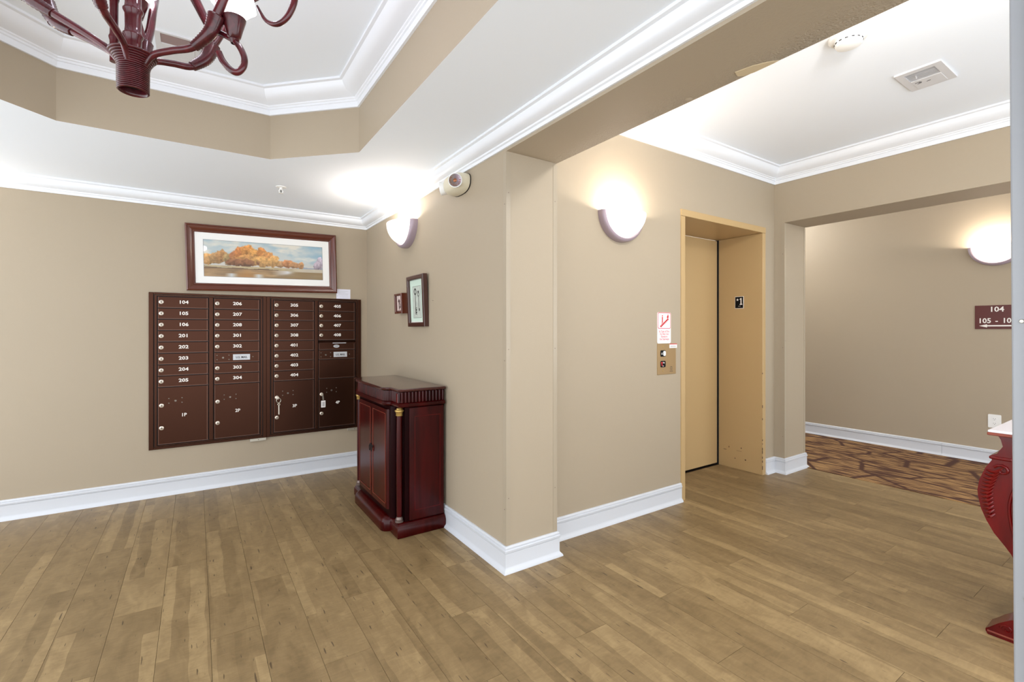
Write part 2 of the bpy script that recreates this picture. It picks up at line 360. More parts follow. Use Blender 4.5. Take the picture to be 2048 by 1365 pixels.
# ceilings, tray
oct_ = [(.383, 3.267), (.807, 2.843), (.807, .557), (.383, .133), (-.588, .133), (-1.012, .557), (-1.012, 2.843), (-.588, 3.267)]
bm = NB()
V = [bm.verts.new((x, y, ZC)) for x, y in oct_]; O = [bm.verts.new(p) for p in ((XC, YM, ZC), (XC, YN, ZC), (XL, YN, ZC), (XL, YM, ZC))]
for f in ((V[0], O[0], V[1]), (V[1], O[0], O[1], V[2]), (V[2], O[1], V[3]), (V[3], O[1], O[2], V[4]), (V[4], O[2], V[5]), (V[5], O[2], O[3], V[6]), (V[6], O[3], V[7]), (V[7], O[3], O[0], V[0])): bm.faces.new(f)
struct('ceiling', bm, 'ceiling_paint', label='white lobby ceiling around the octagonal tray')
bm = NB(); T2 = 2.74
for i in range(8):
    a, b = oct_[i], oct_[(i+1) % 8]
    na = Vector((a[0]+.102, a[1]-1.7)).normalized()*.02; nb = Vector((b[0]+.102, b[1]-1.7)).normalized()*.02
    loft(bm, [[(a[0], a[1], ZC), (a[0]+na.x, a[1]+na.y, ZC+.003), (a[0]+na.x, a[1]+na.y, T2), (a[0], a[1], T2)], [(b[0], b[1], ZC), (b[0]+nb.x, b[1]+nb.y, ZC+.003), (b[0]+nb.x, b[1]+nb.y, T2), (b[0], b[1], T2)]])
struct('wall_tray', bm, 'wall_paint', label='taupe upright sides of the octagonal ceiling tray')
struct('ceiling_tray', prism(NB(), [(x*1.03, 1.7+(y-1.7)*1.03) for x, y in oct_], T2, T2+.03), 'ceiling_paint', label='white raised ceiling inside the octagonal tray')
struct('ceiling_lobby', box(NB(), XP, XR, WN, YE, ZL, ZL+.05), 'ceiling_paint', label='white ceiling in front of the elevator')
struct('ceiling_corridor', box(NB(), XJ, XF, YN, 6.5, ZH, ZH+.05), 'ceiling_paint', label='white corridor ceiling')
# crown mouldings
def crown(zc, p, h, extra=False):
    a = [(0, zc-h), (.010, zc-h), (.012, zc-h+.016), (.020, zc-h+.020), (.022, zc-h+.028)]
    if extra: a = [(0, zc-h), (.012, zc-h), (.013, zc-h+.030), (.020, zc-h+.033), (.021, zc-h+.042), (.028, zc-h+.046), (.030, zc-h+.052)]
    x0, z0 = a[-1]
    b = [(x0+(p-.014-x0)*t+.012*math.sin(PI*t)*(1), z0+(zc-.016-z0)*t-.010*math.sin(PI*t)*1.0) for t in (.2, .4, .6, .8, 1)]
    return a+b+[(p-.006, zc-.014), (p, zc-.012), (p, zc), (0, zc)]
k = 0
def trims(path, prof, label, closed=False, names=None, m='white_trim'):
    global k
    for i, bm in enumerate(sweep(path, prof, closed)):
        k += 1
        struct(names[i] if names else 'trim_%d' % k, bm, m, label=label, smooth=True)
cf = crown(ZC, .085, .095)
trims([(XL, YM), (XC, YM), (XC, WN)], cf, 'white crown moulding under the lobby ceiling')
trims([(XP, YE), (XR, YE), (XR, WN)], crown(ZL, .10, .138, True), 'white crown moulding in front of the elevator')
trims(oct_, crown(T2, .125, .128, True), 'white crown moulding inside the ceiling tray', closed=True)
base = [(0, 0), (.028, 0), (.026, .010), (.020, .016), (.0135, .024), (.0125, .030), (.0125, .0995), (.0095, .1015), (.0145, .104), (.016, .107), (.016, .117), (.0135, .1195), (.0095, .1215), (.0125, .1245), (.012, .131), (.007, .137), (0, .138)]
trims([(XL, YM), (XC, YM), (XC, YP), (XP, YP), (XP, YE), (3.03, YE)], base, 'white moulded baseboard', m='base_trim', names=['baseboard_back', 'baseboard_side', 'baseboard_pillar', 'baseboard_return', 'baseboard_elevator'])
trims([(4.218, YE), (XR, YE), (XR, YJ), (XJ, YJ), (XJ, YJ+.5)], base, 'white moulded baseboard', m='base_trim', names=['baseboard_corner', 'baseboard_right', 'baseboard_jamb', 'baseboard_jamb_return'])
trims([(XF, 6.4), (XF, 1.578)], base, 'white corridor baseboard', m='base_trim', names=['baseboard_corridor'])
trims([(XF, 1.5765), (XF, -2)], base, 'white corridor baseboard', m='base_trim', names=['baseboard_corridor_end'])
# corner guards screwed to the wall corners
def guard(x, y, sx, sy, z1, label):
    g = thing('corner_guard', label, 'corner guard', (x, y, .139), 0, 'plastic corner guards')
    t, wd, z = .0022, .026, z1-.139
    poly = [(-t*sx, -t*sy), (wd*sx, -t*sy), (wd*sx, 0), (0, 0), (0, wd*sy), (-t*sx, wd*sy)]
    obj('strip', prism(NB(), poly, 0, z), 'guard_plastic', g)
    for q in (.12, .5, .9):
        obj('screw', lathe(NB(), [(.0028, -.0005), (.0022, .0008)], 8, (wd*.5*sx, -t*sy, z*q), 'y'), 'pewter', g)
        obj('screw', lathe(NB(), [(.0028, -.0005), (.0022, .0008)], 8, (-t*sx-.0005, wd*.5*sy, z*q-.06), 'x'), 'pewter', g)
guard(XC, YP, 1, 1, 2.225, 'painted plastic corner guard on the near left edge of the pillar')
guard(XP, YP, -1, 1, 2.225, 'painted plastic corner guard on the right edge of the pillar by the elevator wall')
guard(XR, YJ, 1, 1, 2.24, 'painted plastic corner guard right beside the elevator frame')
guard(XJ, YJ, -1, 1, 2.24, 'painted plastic corner guard where the wood floor meets the carpet')

# ------------------------------------------------------------------ elevator door and its steel frame
e = bpy.data.objects.new('door_1', None); C.objects.link(e); e.location = (3.625, YE, 0); e['kind'] = 'structure'; e['label'] = 'tan steel elevator door in a deep tan frame'
def loc(bm, dx, dy, dz=0):
    bmesh.ops.translate(bm, verts=bm.verts[:], vec=(dx, dy, dz)); return bm
def E_(name, bm, m): return obj(name, loc(bm, -3.625, -YE), m, e)
fx0, fx1, ix0, ix1, FT, IT, FY = 3.03, 4.218, 3.078, 4.168, 2.20, 2.148, 2.243
E_('frame_jamb', bbox(fx0, ix0, FY, YD+.02, 0, IT, .002), 'elevator_paint')
E_('frame_jamb', bbox(ix1, fx1, FY, YD+.02, 0, IT, .002), 'elevator_paint')
E_('frame_head', bbox(fx0-.001, fx1+.001, FY-.002, YD+.02, IT+.001, FT, .002), 'elevator_paint')
E_('door_panel', bbox(ix0-.03, ix1-.014, YD, YD+.035, .016, IT-.008, .002), 'elevator_paint')
E_('door_gap', box(box(NB(), ix0-.03, ix1, YD+.036, YD+.05, 0, IT), ix1-.006, ix1+.001, YD-.010, YD+.036, .003, IT), 'dark_gap')
E_('sill', bbox(ix0, ix1, YD-.012, YD+.035, -.012, .002, .0015), 'iron')
# scuffs on the right reveal (worn paint, small chips)
bm = NB()
for (yy, zz, ll, hh) in ((2.60, .16, .03, .004), (2.56, .19, .006, .014), (2.44, .20, .008, .01), (2.46, .17, .05, .002), (2.40, .10, .012, .01), (2.50, .095, .01, .006)): box(bm, ix1-.0006, ix1+.0005, yy-ll/2, yy+ll/2, zz-hh/2, zz+hh/2)
for q in range(16):
    zz = random.choice((random.uniform(.02, .34), random.uniform(.25, .95))); box(bm, ix1-.0006, ix1+.003, FY-.0004, FY+.004, zz, zz+random.uniform(.006, .03))
E_('paint_chips', bm, 'frame_dark')

# floor number plate on the right reveal
pl = thing('floor_plate', 'small black plate reading *1 on the right elevator jamb', 'sign', (ix1, 2.458, 1.542), RX)
obj('backing', bbox(-.042, .042, -.003, 0, -.056, .056, .001), 'letter_white', pl); obj('plate', bbox(-.038, .038, -.0045, -.003, -.052, .052, .0008), 'sign_black', pl)
obj('number', prism(NB(), [(.006, -.022), (.030, -.022), (.030, -.014), (.0235, -.014), (.0235, .040), (.017, .040), (.006, .032), (.006, .025), (.0135, .028), (.0135, -.014), (.006, -.014)], -.0054, -.0045, 'y'), 'letter_white', pl)
obj('star', prism(NB(), [(-.015+(.0125 if i % 2 == 0 else .0055)*math.sin(PI*i/5), .025+(.0125 if i % 2 == 0 else .0055)*math.cos(PI*i/5)) for i in range(10)], -.0054, -.0045, 'y'), 'letter_white', pl)
bm = NB()
for q in range(6): lathe(bm, [(.0018, 0), (.001, -.001)], 6, (-.008+.004*q, -.0045, -.036+.003*(q % 2)), 'y')
obj('braille_dots', bm, 'lock_metal', pl)

# fire sign
fs = thing('fire_sign', 'white and red in case of fire sign above the call panel', 'sign', (2.838, YE, 1.302))
def rrect(w, h, r, n=5):
    out = []
    for cx, cz, a0 in ((w/2-r, h/2-r, 0), (-w/2+r, h/2-r, PI/2), (-w/2+r, -h/2+r, PI), (w/2-r, -h/2+r, 1.5*PI)):
        out += [(cx+r*math.cos(a0+PI/2*i/n), cz+r*math.sin(a0+PI/2*i/n)) for i in range(n+1)]
    return out
def rbox(bm, cx, cz, w, h, r, y0, y1): return prism(bm, [(cx+a, cz+b) for a, b in rrect(w, h, r)], y0, y1, 'y')
obj('panel', rbox(NB(), 0, 0, .15, .226, .014, -.003, 0), 'sign_white', fs)
obj('border', rbox(NB(), 0, .053, .142, .118, .012, -.0036, -.003), 'sign_pink', fs); obj('pictogram_field', rbox(NB(), 0, .053, .132, .108, .009, -.0042, -.0036), 'sign_white', fs)
bm = NB()
st = []
for i in range(7): st += [(-.044+.0125*i, .008+.0085*i), (-.044+.0125*i, .0165+.0085*i)]
st += [(.0435, .0165+.0085*6), (.0435, .008+.0085*6-.004)]
st2 = st + [(x+.0125, z-.010) for x, z in st[::-1][2:]]
for i in range(7): box(bm, -.046+.0125*i, -.028+.0125*i, -.0048, -.0042, .006+.0085*i, .018+.0085*i)
obj('stairs', bm, 'sign_red', fs)
bm = NB(); lathe(bm, [(.0055, -.0048), (.0055, -.0042)], 12, (-.022, 0, .088), 'y'); prism(bm, [(-.028, .08), (-.016, .08), (-.017, .055), (-.014, .030), (-.019, .030), (-.022, .050), (-.026, .028), (-.031, .028), (-.027, .055)], -.0048, -.0042, 'y')
obj('stick_figure', bm, 'sign_red', fs)
obj('flame', prism(NB(), [(.034, .070), (.046, .074), (.048, .084), (.041, .104), (.036, .092), (.029, .084), (.028, .075)], -.0048, -.0042, 'y'), 'sign_red', fs)
for i, s in enumerate(('In Case of Fire', 'Do Not Use', 'Elevators', 'Use Stairways')):
    obj('lettering', text(s, .0225, 0, -.0032, -.026-.0185*i, .0003, .0002, sx=.86), 'sign_pink', fs)

# call panel
cpn = thing('call_panel', 'brass elevator call panel with two square black buttons', 'call panel', (2.866, YE, 1.075))
obj('plate', bbox(-.105, .105, -.004, 0, -.113, .112, .0015), 'brass_plate', cpn)
for zz, kind in ((.041, 0), (-.036, 1)):
    b_ = obj('button_tile', rbox(NB(), -.043, zz, .056, .046, .008, -.0055, -.004), 'sign_black', cpn)
    if kind == 0:
        obj('push_button', rbox(NB(), -.030, zz, .026, .036, .011, -.009, -.0055), 'plastic_white', b_)
        obj('arrow_symbol', prism(NB(), [(-.062, zz-.007), (-.050, zz-.007), (-.056, zz+.009)], -.006, -.0055, 'y'), 'letter_white', b_)
    else:
        bm = box(NB(), -.066, -.050, -.006, -.0055, zz+.004, zz+.015); box(bm, -.060, -.052, -.006, -.0055, zz-.012, zz+.002); obj('red_symbol', bm, 'sign_red', b_)
        bm = box(NB(), -.044, -.038, -.006, -.0055, zz+.006, zz+.015); box(bm, -.034, -.028, -.006, -.0055, zz+.004, zz+.013); box(bm, -.048, -.036, -.006, -.0055, zz-.016, zz-.012); obj('white_symbol', bm, 'letter_white', b_)
for zz in (.092, -.086): obj('screw', lathe(NB(), [(.0042, -.0055), (.0042, -.004)], 10, (-.045, 0, zz), 'y'), 'brass', cpn)
bm = NB()
for q, ww in enumerate((.022, .03, .026, .036)): box(bm, .05-ww/2, .05+ww/2, -.0044, -.004, -.060-.011*q, -.057-.011*q)
obj('engraving', bm, 'letter_dark', cpn)
sk = thing('notice_sticker', 'small white sticker with red top edge on the call panel corner', 'sticker', (2.938, YE-.0042, 1.172))
obj('label', bbox(-.043, .043, -.001, 0, -.018, .014, 0), 'sign_white', sk); obj('red_band', box(NB(), -.043, .043, -.0014, -.001, .0085, .014), 'sign_red', sk)
bm = box(NB(), -.03, .03, -.0013, -.001, -.004, -.002); box(bm, -.034, .034, -.0013, -.001, -.010, -.008); obj('fine_print', bm, 'vent_grey', sk)

# ------------------------------------------------------------------ mailboxes
ROW = [1.548, 1.458, 1.371, 1.283, 1.195, 1.106, 1.018, .931, .843, .398]
def mail_unit(x0, x1, cols, label):
    cx = (x0+x1)/2; zb = .365
    t = thing('mailbox_unit', label, 'mailboxes', (cx, YM, zb), 0, 'wall mailbox units')
    L_ = lambda bm: loc(bm, -cx, -YM, -zb)
    P = lambda n, bm, m, par=t, s=False: obj(n, L_(bm), m, par, s)
    f0, f1 = YM-.016, YM
    z1 = 1.578
    ca, cb = cols[0]['x'], cols[1]['x']
    # surround: stepped flange
    for n_, a in (('flange', (x0, ca[0]-.026, zb, z1)), ('flange', (cb[1]+.026, x1, zb, z1)), ('flange', (ca[0]-.026, cb[1]+.026, 1.562, z1)), ('flange', (ca[0]-.026, cb[1]+.026, zb, .384))):
        P(n_, bbox(a[0], a[1], f0, f1, a[2], a[3], .0025), 'bronze')
    bm = box(NB(), ca[0]-.020, ca[0]-.006, YM-.021, YM-.004, .388, 1.558); box(bm, cb[1]+.006, cb[1]+.020, YM-.021, YM-.004, .388, 1.558)
    box(bm, ca[0]-.006, cb[1]+.006, YM-.021, YM-.004, 1.551, 1.558); box(bm, ca[0]-.006, cb[1]+.006, YM-.021, YM-.004, .388, .395)
    P('inner_frame', bm, 'bronze')
    mx0, mx1 = ca[1]+.005, cb[0]-.005
    P('mullion', bbox(mx0, mx1, YM-.024, YM-.003, .396, 1.551, .004, 3), 'bronze')
    P('back_panel', box(NB(), ca[0]-.026, cb[1]+.026, YM-.004, YM-.001, .386, 1.560), 'bronze_dark')
    def lock(x, z, par):
        lk = P('lock', lathe(NB(), [(.0155, YM-.0175), (.0155, YM-.022), (.013, YM-.0235)], 16, (x, 0, z), 'y'), 'lock_metal', par, True)
        P('lock_core', box(lathe(NB(), [(.0065, YM-.0237), (.006, YM-.0245)], 10, (x, 0, z), 'y'), x-.001, x+.001, YM-.0249, YM-.0245, z-.004, z+.004), 'lock_core', par)
    def screws(x, z, par, s=1.0):
        bm = NB()
        for dx in (-.042, .042):
            for dz in (-.018, .018): lathe(bm, [(.005, YM-.0175), (.003, YM-.0192)], 8, (x+dx*s, 0, z+dz*s), 'y')
        P('bolts', bm, 'lock_core', par)
        P('keyhole', lathe(NB(), [(.0085, YM-.0175), (.007, YM-.0195)], 12, (x, 0, z-.002), 'y'), 'lock_core', par, True)
    for c in cols:
        xa, xb = c['x']; r = 0
        for item in c['rows']:
            n_ = item[1] if isinstance(item, tuple) else 1; s = item[0] if isinstance(item, tuple) else item
            zt, zl = ROW[r], ROW[r+n_] if r+n_ < len(ROW) else ROW[-1]; r += n_
            zc = (zt+zl)/2
            nm = 'mail_door' if s[0].isdigit() and s[-1] != 'P' else ('parcel_door' if s[-1] == 'P' else 'panel')
            d = P(nm, bbox(xa, xb, YM-.0175, YM-.005, zl+.004, zt-.003, .0015), 'bronze')
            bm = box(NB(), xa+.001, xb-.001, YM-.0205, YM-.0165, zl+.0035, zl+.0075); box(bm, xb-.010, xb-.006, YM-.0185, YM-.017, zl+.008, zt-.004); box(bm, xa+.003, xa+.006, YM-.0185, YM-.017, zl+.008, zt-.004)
            P('edge_lip', bm, 'bronze_glint', d)
            if nm == 'mail_door':
                lock(xa+.022, zc+.001, d); P('number', text(s, .036, 0, 0, 0, .0004, .0012, sx=1.18), 'letter_white', d) if 0 else obj('number', L_(text(s, .036, xa+.164, YM-.0178, zc+.003, .0006, .0010, sx=1.2)), 'letter_white', d)
            elif nm == 'parcel_door':
                obj('number', L_(text(s, .036, xa+.166, YM-.0178, .617, .0006, .0008, sx=1.0)), 'letter_white', d)
                lock(xa+.024, .702, d); lock(xa+.024, .528, d); screws(xa+.112, .735, d)
            elif s == 'mail':
                screws(xa+.062, zc, d); q = c['plate']
                pt = P('name_plate', bbox(q[0], q[1], YM-.0195, YM-.0175, zc-.024, zc+.024, .0006), 'plate_silver', d)
                obj('lettering', L_(text('U.S. MAIL', .024, (q[0]+q[1])/2, YM-.0197, zc-.002, .0004, .0006, sx=.86)), 'letter_dark', d)
                P('bolts', lathe(NB(), [(.005, YM-.0175), (.003, YM-.0195)], 8, (q[1]+.022, 0, zc), 'y'), 'lock_core', d)
            elif s == 'slot':
                prism(bm := NB(), [(YM-.018, zt-.004), (YM-.046, zt-.022), (YM-.046, zt-.032), (YM-.040, zt-.032), (YM-.018, zt-.016)], xa, xb, 'x')
                P('slot_hood', bm, 'bronze', d)
                P('hood_label', box(NB(), xa+.115, xa+.235, YM-.0468, YM-.046, zt-.030, zt-.0235), 'plate_silver', d)
                bm = NB(); prism(bm, [((xa+xb)/2-.007+.027*math.cos(2*PI*i/20), zc-.012+.0145*math.sin(2*PI*i/20)) for i in range(20)], YM-.0188, YM-.0175, 'y'); P('oval_badge', bm, 'plate_silver', d)
                bm = box(NB(), (xa+xb)/2-.022, (xa+xb)/2+.008, YM-.0192, YM-.0188, zc-.010, zc-.0085); box(bm, (xa+xb)/2-.020, (xa+xb)/2+.006, YM-.0192, YM-.0188, zc-.015, zc-.0135); P('badge_print', bm, 'letter_dark', d)
    rail = P('lock_rail', bbox(x1-.125, x1-.004, YM-.022, YM-.002, zb-.022, zb+.001, .001), 'steel')
    P('bolts', lathe(NB(), [(.004, YM-.022), (.004, YM-.0235)], 8, (x1-.062, 0, zb-.010), 'y'), 'lock_core', rail)
    return t
mail_unit(-.301, .5035, [dict(x=(-.245, .083), rows=['104', '105', '106', '201', '202', '203', '204', '205', '1P']),
                        dict(x=(.123, .451), rows=['206', '207', '208', '301', '302', 'mail', '303', '304', '2P'], plate=(.255, .379))], 'bronze wall mailboxes numbered 104 to 304, left of the pair')
mail_unit(.5045, 1.308, [dict(x=(.559, .888), rows=['305', '306', '307', '308', '401', '402', '403', '404', '3P']),
                        dict(x=(.926, 1.250), rows=['405', '406', '407', '408', 'slot', 'mail', ('blank', 2), '4P'], plate=(1.056, 1.177))], 'bronze wall mailboxes numbered 305 to 408, right of the pair with a mail slot')
# keys left in the parcel locks
kt = thing('key', 'brass key on a ring hanging from the lock of parcel box 3P', 'key', (.583, YM-.028, .695))
obj('key_head', lathe(NB(), [(.011, .004), (.013, .001), (.013, -.004), (.011, -.006)], 14, (.004, -.002, .004), 'y'), 'lock_metal', kt, True)
obj('ring', tube(NB(), [(.012+.017*math.cos(a), -.006, -.018+.020*math.sin(a)) for a in np.linspace(0, 2*PI, 21)], .0028, 6, False), 'steel', kt, True)
obj('bow', tube(NB(), [(.014+.008*math.cos(a), -.006, -.052+.008*math.sin(a)) for a in np.linspace(0, 2*PI, 15)], .0036, 6, False), 'lock_metal', kt, True)
obj('link', tube(NB(), [(.013, -.006, -.037), (.014, -.006, -.045)], .0024, 6), 'steel', kt, True)
obj('shaft', bbox(.009, .019, -.009, -.004, -.140, -.058, .002), 'lock_metal', kt)
kt = thing('key_tag', 'white key tag on a chain hanging from the lock of parcel box 4P', 'key tag', (.951, YM-.028, .700))
obj('key_head', lathe(NB(), [(.010, .004), (.0125, .001), (.0125, -.004), (.010, -.006)], 14, (0, -.002, 0), 'y'), 'lock_metal', kt, True)
bm = NB()
for q in range(4): tube(bm, [(.008+.001*q+.0055*math.cos(a), -.006, -.014-.010*q+.006*math.sin(a)) for a in np.linspace(0, 2*PI, 11)], .0018, 5, False)
obj('chain', bm, 'steel', kt, True)
obj('tag', bbox(-.008, .030, -.010, -.006, -.116, -.054, .003), 'sign_white', kt)
bm = NB()
for q in range(4): box(bm, .003+.005*q, .005+.005*q, -.0105, -.010, -.105, -.066)
obj('tag_print', bm, 'vent_grey', kt)

# ------------------------------------------------------------------ pictures
def vnoise(x, y, s=0):
    xi, yi = np.floor(x), np.floor(y); fx, fy = x-xi, y-yi; fx, fy = fx*fx*(3-2*fx), fy*fy*(3-2*fy)
    h = lambda a, b: np.mod(np.sin(a*127.1+b*311.7+s*74.7)*43758.5453, 1.0)
    return (h(xi, yi)*(1-fx)+h(xi+1, yi)*fx)*(1-fy)+(h(xi, yi+1)*(1-fx)+h(xi+1, yi+1)*fx)*fy
def fbm(x, y, s=0, o=4): return sum(vnoise(x*2**i, y*2**i, s+i)*.5**(i+1) for i in range(o))/(1-.5**o)
def landscape(u, v):
    mixc = lambda a, b, t: a*(1-t[:, None])+np.array(b)*t[:, None]
    n = fbm(u*14, v*6, 3); col = np.ones((len(u), 3))*np.array((196, 208, 206.))
    col = mixc(col, (134, 182, 210), np.clip((v-.45)*1.5+(fbm(u*5, v*3.5, 9)-.55)*2.6, 0, 1))
    col = mixc(col, (236, 228, 208), np.clip((fbm(u*6+3, v*5, 21)-.48)*4, 0, .9)*np.clip((v-.3)*4, 0, 1))
    col = mixc(col, (214, 200, 184), np.clip(1-(v-.3)/.25, 0, 1)*.7)
    hill = (v < .36+.02*np.sin(u*19)) & (u > .76); col[hill] = (150, 164, 184)
    # tree masses: (u, v, ru, rv, colour)
    T = [(.03, .47, .06, .16, (214, 150, 66)), (.09, .50, .06, .17, (178, 130, 72)), (.14, .56, .055, .19, (186, 128, 66)), (.19, .48, .05, .17, (164, 132, 76)), (.62, .42, .05, .10, (180, 130, 78)), (.68, .44, .05, .13, (196, 120, 60)), (.74, .42, .05, .10, (186, 126, 70)), (.80, .40, .03, .13, (190, 130, 70)), (.24, .55, .05, .22, (176, 102, 50)), (.29, .64, .055, .24, (196, 112, 44)), (.345, .72, .06, .22, (206, 128, 44)), (.40, .62, .06, .24, (202, 136, 54)), (.46, .68, .05, .21, (204, 122, 44)), (.51, .58, .055, .22, (206, 132, 56)), (.56, .50, .05, .19, (210, 150, 70)), (.34, .48, .12, .17, (190, 128, 58)), (.47, .46, .11, .16, (204, 146, 68)), (.30, .42, .14, .12, (150, 92, 52)), (.975, .50, .03, .22, (186, 170, 190)), (.95, .42, .035, .15, (170, 152, 168))]
    for i, (a, b, ru, rv, c) in enumerate(T):
        d = ((u-a)/ru)**2+((v-b)/rv)**2+(fbm(u*42, v*15, i)-.5)*1.3
        m = np.clip((1-d)*4, 0, 1)*(v > .28)
        sh = .72+.62*fbm(u*60, v*20, 40+i)+.26*np.clip((v-b)/rv, -1, 1)
        col = col*(1-m[:, None])+np.array(c)*sh[:, None]*m[:, None]
    bank = (v < .305)&(v > .225); col[bank] = np.array((196, 172, 122))*(.78+.42*n[bank, None])
    dk = (np.abs(v-.235-.01*np.sin(u*30)) < .02)&(u < .6); col[dk] = (126, 92, 58)
    wt = v < .225
    wc = np.array((168, 128, 76))*(.7+.6*fbm(u*9, v*14, 70))[:, None]
    wc = mixc(wc, (196, 128, 46), np.clip(1-np.abs(u-.33)*5-np.abs(v-.06)*5, 0, 1))
    wc = mixc(wc, (200, 206, 208), np.clip(1-np.abs(u-.21)*18, 0, 1)*(v < .1)+np.clip(1-np.abs(u-.43)*20, 0, 1)*(v < .1))
    wc = mixc(wc, (214, 214, 216), np.clip(1-np.abs(u-.68)*7, 0, 1)*np.clip((v-.02)*9, 0, 1))
    wc = mixc(wc, (170, 142, 92), np.clip((u-.70-.5*(.16-v))*12, 0, .9))
    wc = mixc(wc, (200, 184, 156), np.clip((u-.84)*9, 0, .8)*np.clip(1-np.abs(v-.10)*10, 0, 1))
    wc = mixc(wc, (150, 116, 66), np.clip((.12-v)*12-(.62-u)*9, 0, .7)*(u > .5))
    col[wt] = wc[wt]
    col = mixc(col, (206, 196, 176), np.clip((u-.66)*5, 0, .75)*(np.abs(v-.26) < .05))
    g_ = col.mean(1, keepdims=True); col = (g_+(col-g_)*.74)*.95
    return col
pf = thing('framed_landscape', 'wide framed autumn landscape print hung above the mailboxes', 'picture', (.505, YM, 1.882), 0)
pf.rotation_euler = (0, math.radians(-1.35), 0)
W2, H2 = 1.148/2, .534/2
fp = [(0, 0), (0, -.030), (.010, -.036), (.016, -.030), (.030, -.026), (.040, -.019), (.046, -.017), (.050, -.022), (.056, -.020), (.064, -.010), (.064, 0)]
def frame_rails(t, W, H, prof, m, y0=0):
    for (a, b) in (((-W, -H), (W, -H)), ((W, -H), (W, H)), ((W, H), (-W, H)), ((-W, H), (-W, -H))):
        da = (-math.copysign(1, a[0]), -math.copysign(1, a[1])); db = (-math.copysign(1, b[0]), -math.copysign(1, b[1]))
        obj('frame_rail', loft(NB(), [[(a[0]+da[0]*o, y0+y, a[1]+da[1]*o) for o, y in prof], [(b[0]+db[0]*o, y0+y, b[1]+db[1]*o) for o, y in prof]]), m, t, True, 25)
frame_rails(pf, W2, H2, fp, 'frame_wood')
obj('mat_board', box(NB(), -W2+.06, W2-.06, -.0115, -.004, -H2+.06, H2-.06), 'mat_board', pf)
obj('print_edge', box(NB(), -.4555, .4555, -.0122, -.0115, -.1495, .1495), 'vent_grey', pf)
print_plane('art_print', -.453, .453, -.0126, -.147, .147, 330, 110, landscape, parent=pf)
# note tucked under the frame
nt_ = thing('paper_note', 'small printed paper note standing on the right mailboxes beside the picture frame', 'note', (1.147, YM-.004, 1.580))
obj('sheet', bbox(-.064, .064, -.001, 0, 0, .090, 0), 'paper', nt_)
bm = NB()
for q, (a, b) in enumerate(((-.03, .045), (-.045, .02), (-.04, .045), (-.045, .042))): box(bm, a, b, -.0013, -.001, .068-.011*q, .0705-.011*q)
box(bm, -.035, .045, -.0013, -.001, .0185, .0205); box(bm, -.056, -.050, -.0013, -.001, .022, .028)
obj('printed_lines', bm, 'plate_silver', nt_)
# key picture
def key_print(u, v):
    x, y = u*.16, v*.26; col = np.ones((len(u), 3))*np.array((190, 198, 188.))*(0.92+.16*fbm(u*9, v*9, 5))[:, None]
    edge = (u < .03) | (u > .97) | (v < .02) | (v > .98); col[edge] = (150, 162, 152)
    dark = np.zeros(len(u), bool)
    d = np.hypot((x-.05)/.9, y-.215); dark |= (d < .028) & (d > .015)
    dark |= (np.abs(x-.052) < .005) & (y > .035) & (y < .19); dark |= (np.abs(x-.06) < .014) & (y > .03) & (y < .085) & ((np.mod(y, .02) < .013) | (x < .058))
    d = np.hypot(x-.11, y-.19); dark |= (d < .018) & (d > .011); dark |= (np.abs(x-.11) < .014) & (np.abs(y-.212) < .006)
    dark |= (np.abs(x-.112) < .004) & (y > .06) & (y < .175); dark |= (np.abs(x-.118) < .010) & (y > .058) & (y < .078)
    col[dark] = np.array((52, 54, 52))
    return col
kp = thing('framed_keys', 'dark framed print of two antique keys with mint mat on the side wall', 'picture', (XC-.0085, 3.258, 1.500), RX)
kp.rotation_euler = (math.radians(2.4), 0, RX)
fp2 = [(0, 0), (0, -.030), (.004, -.033), (.026, -.033), (.030, -.030), (.033, -.016), (.033, 0)]
frame_rails(kp, .157, .187, fp2, 'frame_dark')
obj('mat_board', box(NB(), -.126, .126, -.016, -.004, -.156, .156), 'mint_board', kp)
print_plane('art_print', -.078, .078, -.0165, -.125, .110, 90, 130, key_print, parent=kp)
obj('glass_bead', box(NB(), -.124, .124, -.0172, -.016, -.1545, -.1505), 'letter_white', kp)
# small shadow box
def lamp_print(u, v):
    col = np.ones((len(u), 3))*np.array((214, 196, 190.))*(.9+.2*fbm(u*8, v*8, 2))[:, None]
    d = (np.abs(u-.5) < .06) & (v > .12) & (v < .68); d |= (np.abs(u-.5) < .2) & (v > .60) & (v < .78) & (np.abs(u-.5) < (.82-v)*1.2); d |= (np.abs(u-.5) < .16) & (v > .66) & (v < .74)
    d |= (fbm(u*14, v*14, 8) > .56) & (u > .55) & (v > .2) & (v < .62)
    col[d] = (70, 44, 42); col[(u < .12) | (v < .06)] = (96, 60, 52)
    return col
sb = thing('shadow_box', 'small deep brown box frame with a lamp post picture beside the key print', 'picture', (XC-.0035, 3.577, 1.496), RX)
sb.rotation_euler = (math.radians(2.4), 0, RX)
frame_rails(sb, .078, .079, [(0, 0), (0, -.046), (.003, -.050), (.014, -.050), (.017, -.046), (.017, -.020), (.017, 0)], 'frame_wood')
obj('backing', box(NB(), -.063, .063, -.038, -.002, -.064, .064), 'frame_dark', sb)
print_plane('art_print', -.060, .060, -.0385, -.061, .061, 60, 60, lamp_print, parent=sb)
# small wall hooks left on the side wall
hk = thing('nail', 'bare picture nail in the side wall right of the key print', 'nail', (XC, 3.02, 1.49), RX)
obj('shank', tube(NB(), [(0, 0, 0), (0, -.012, .002)], .0012, 6), 'steel', hk); obj('head', lathe(NB(), [(.003, -.012), (.003, -.0135)], 8, (0, 0, .002), 'y'), 'steel', hk)

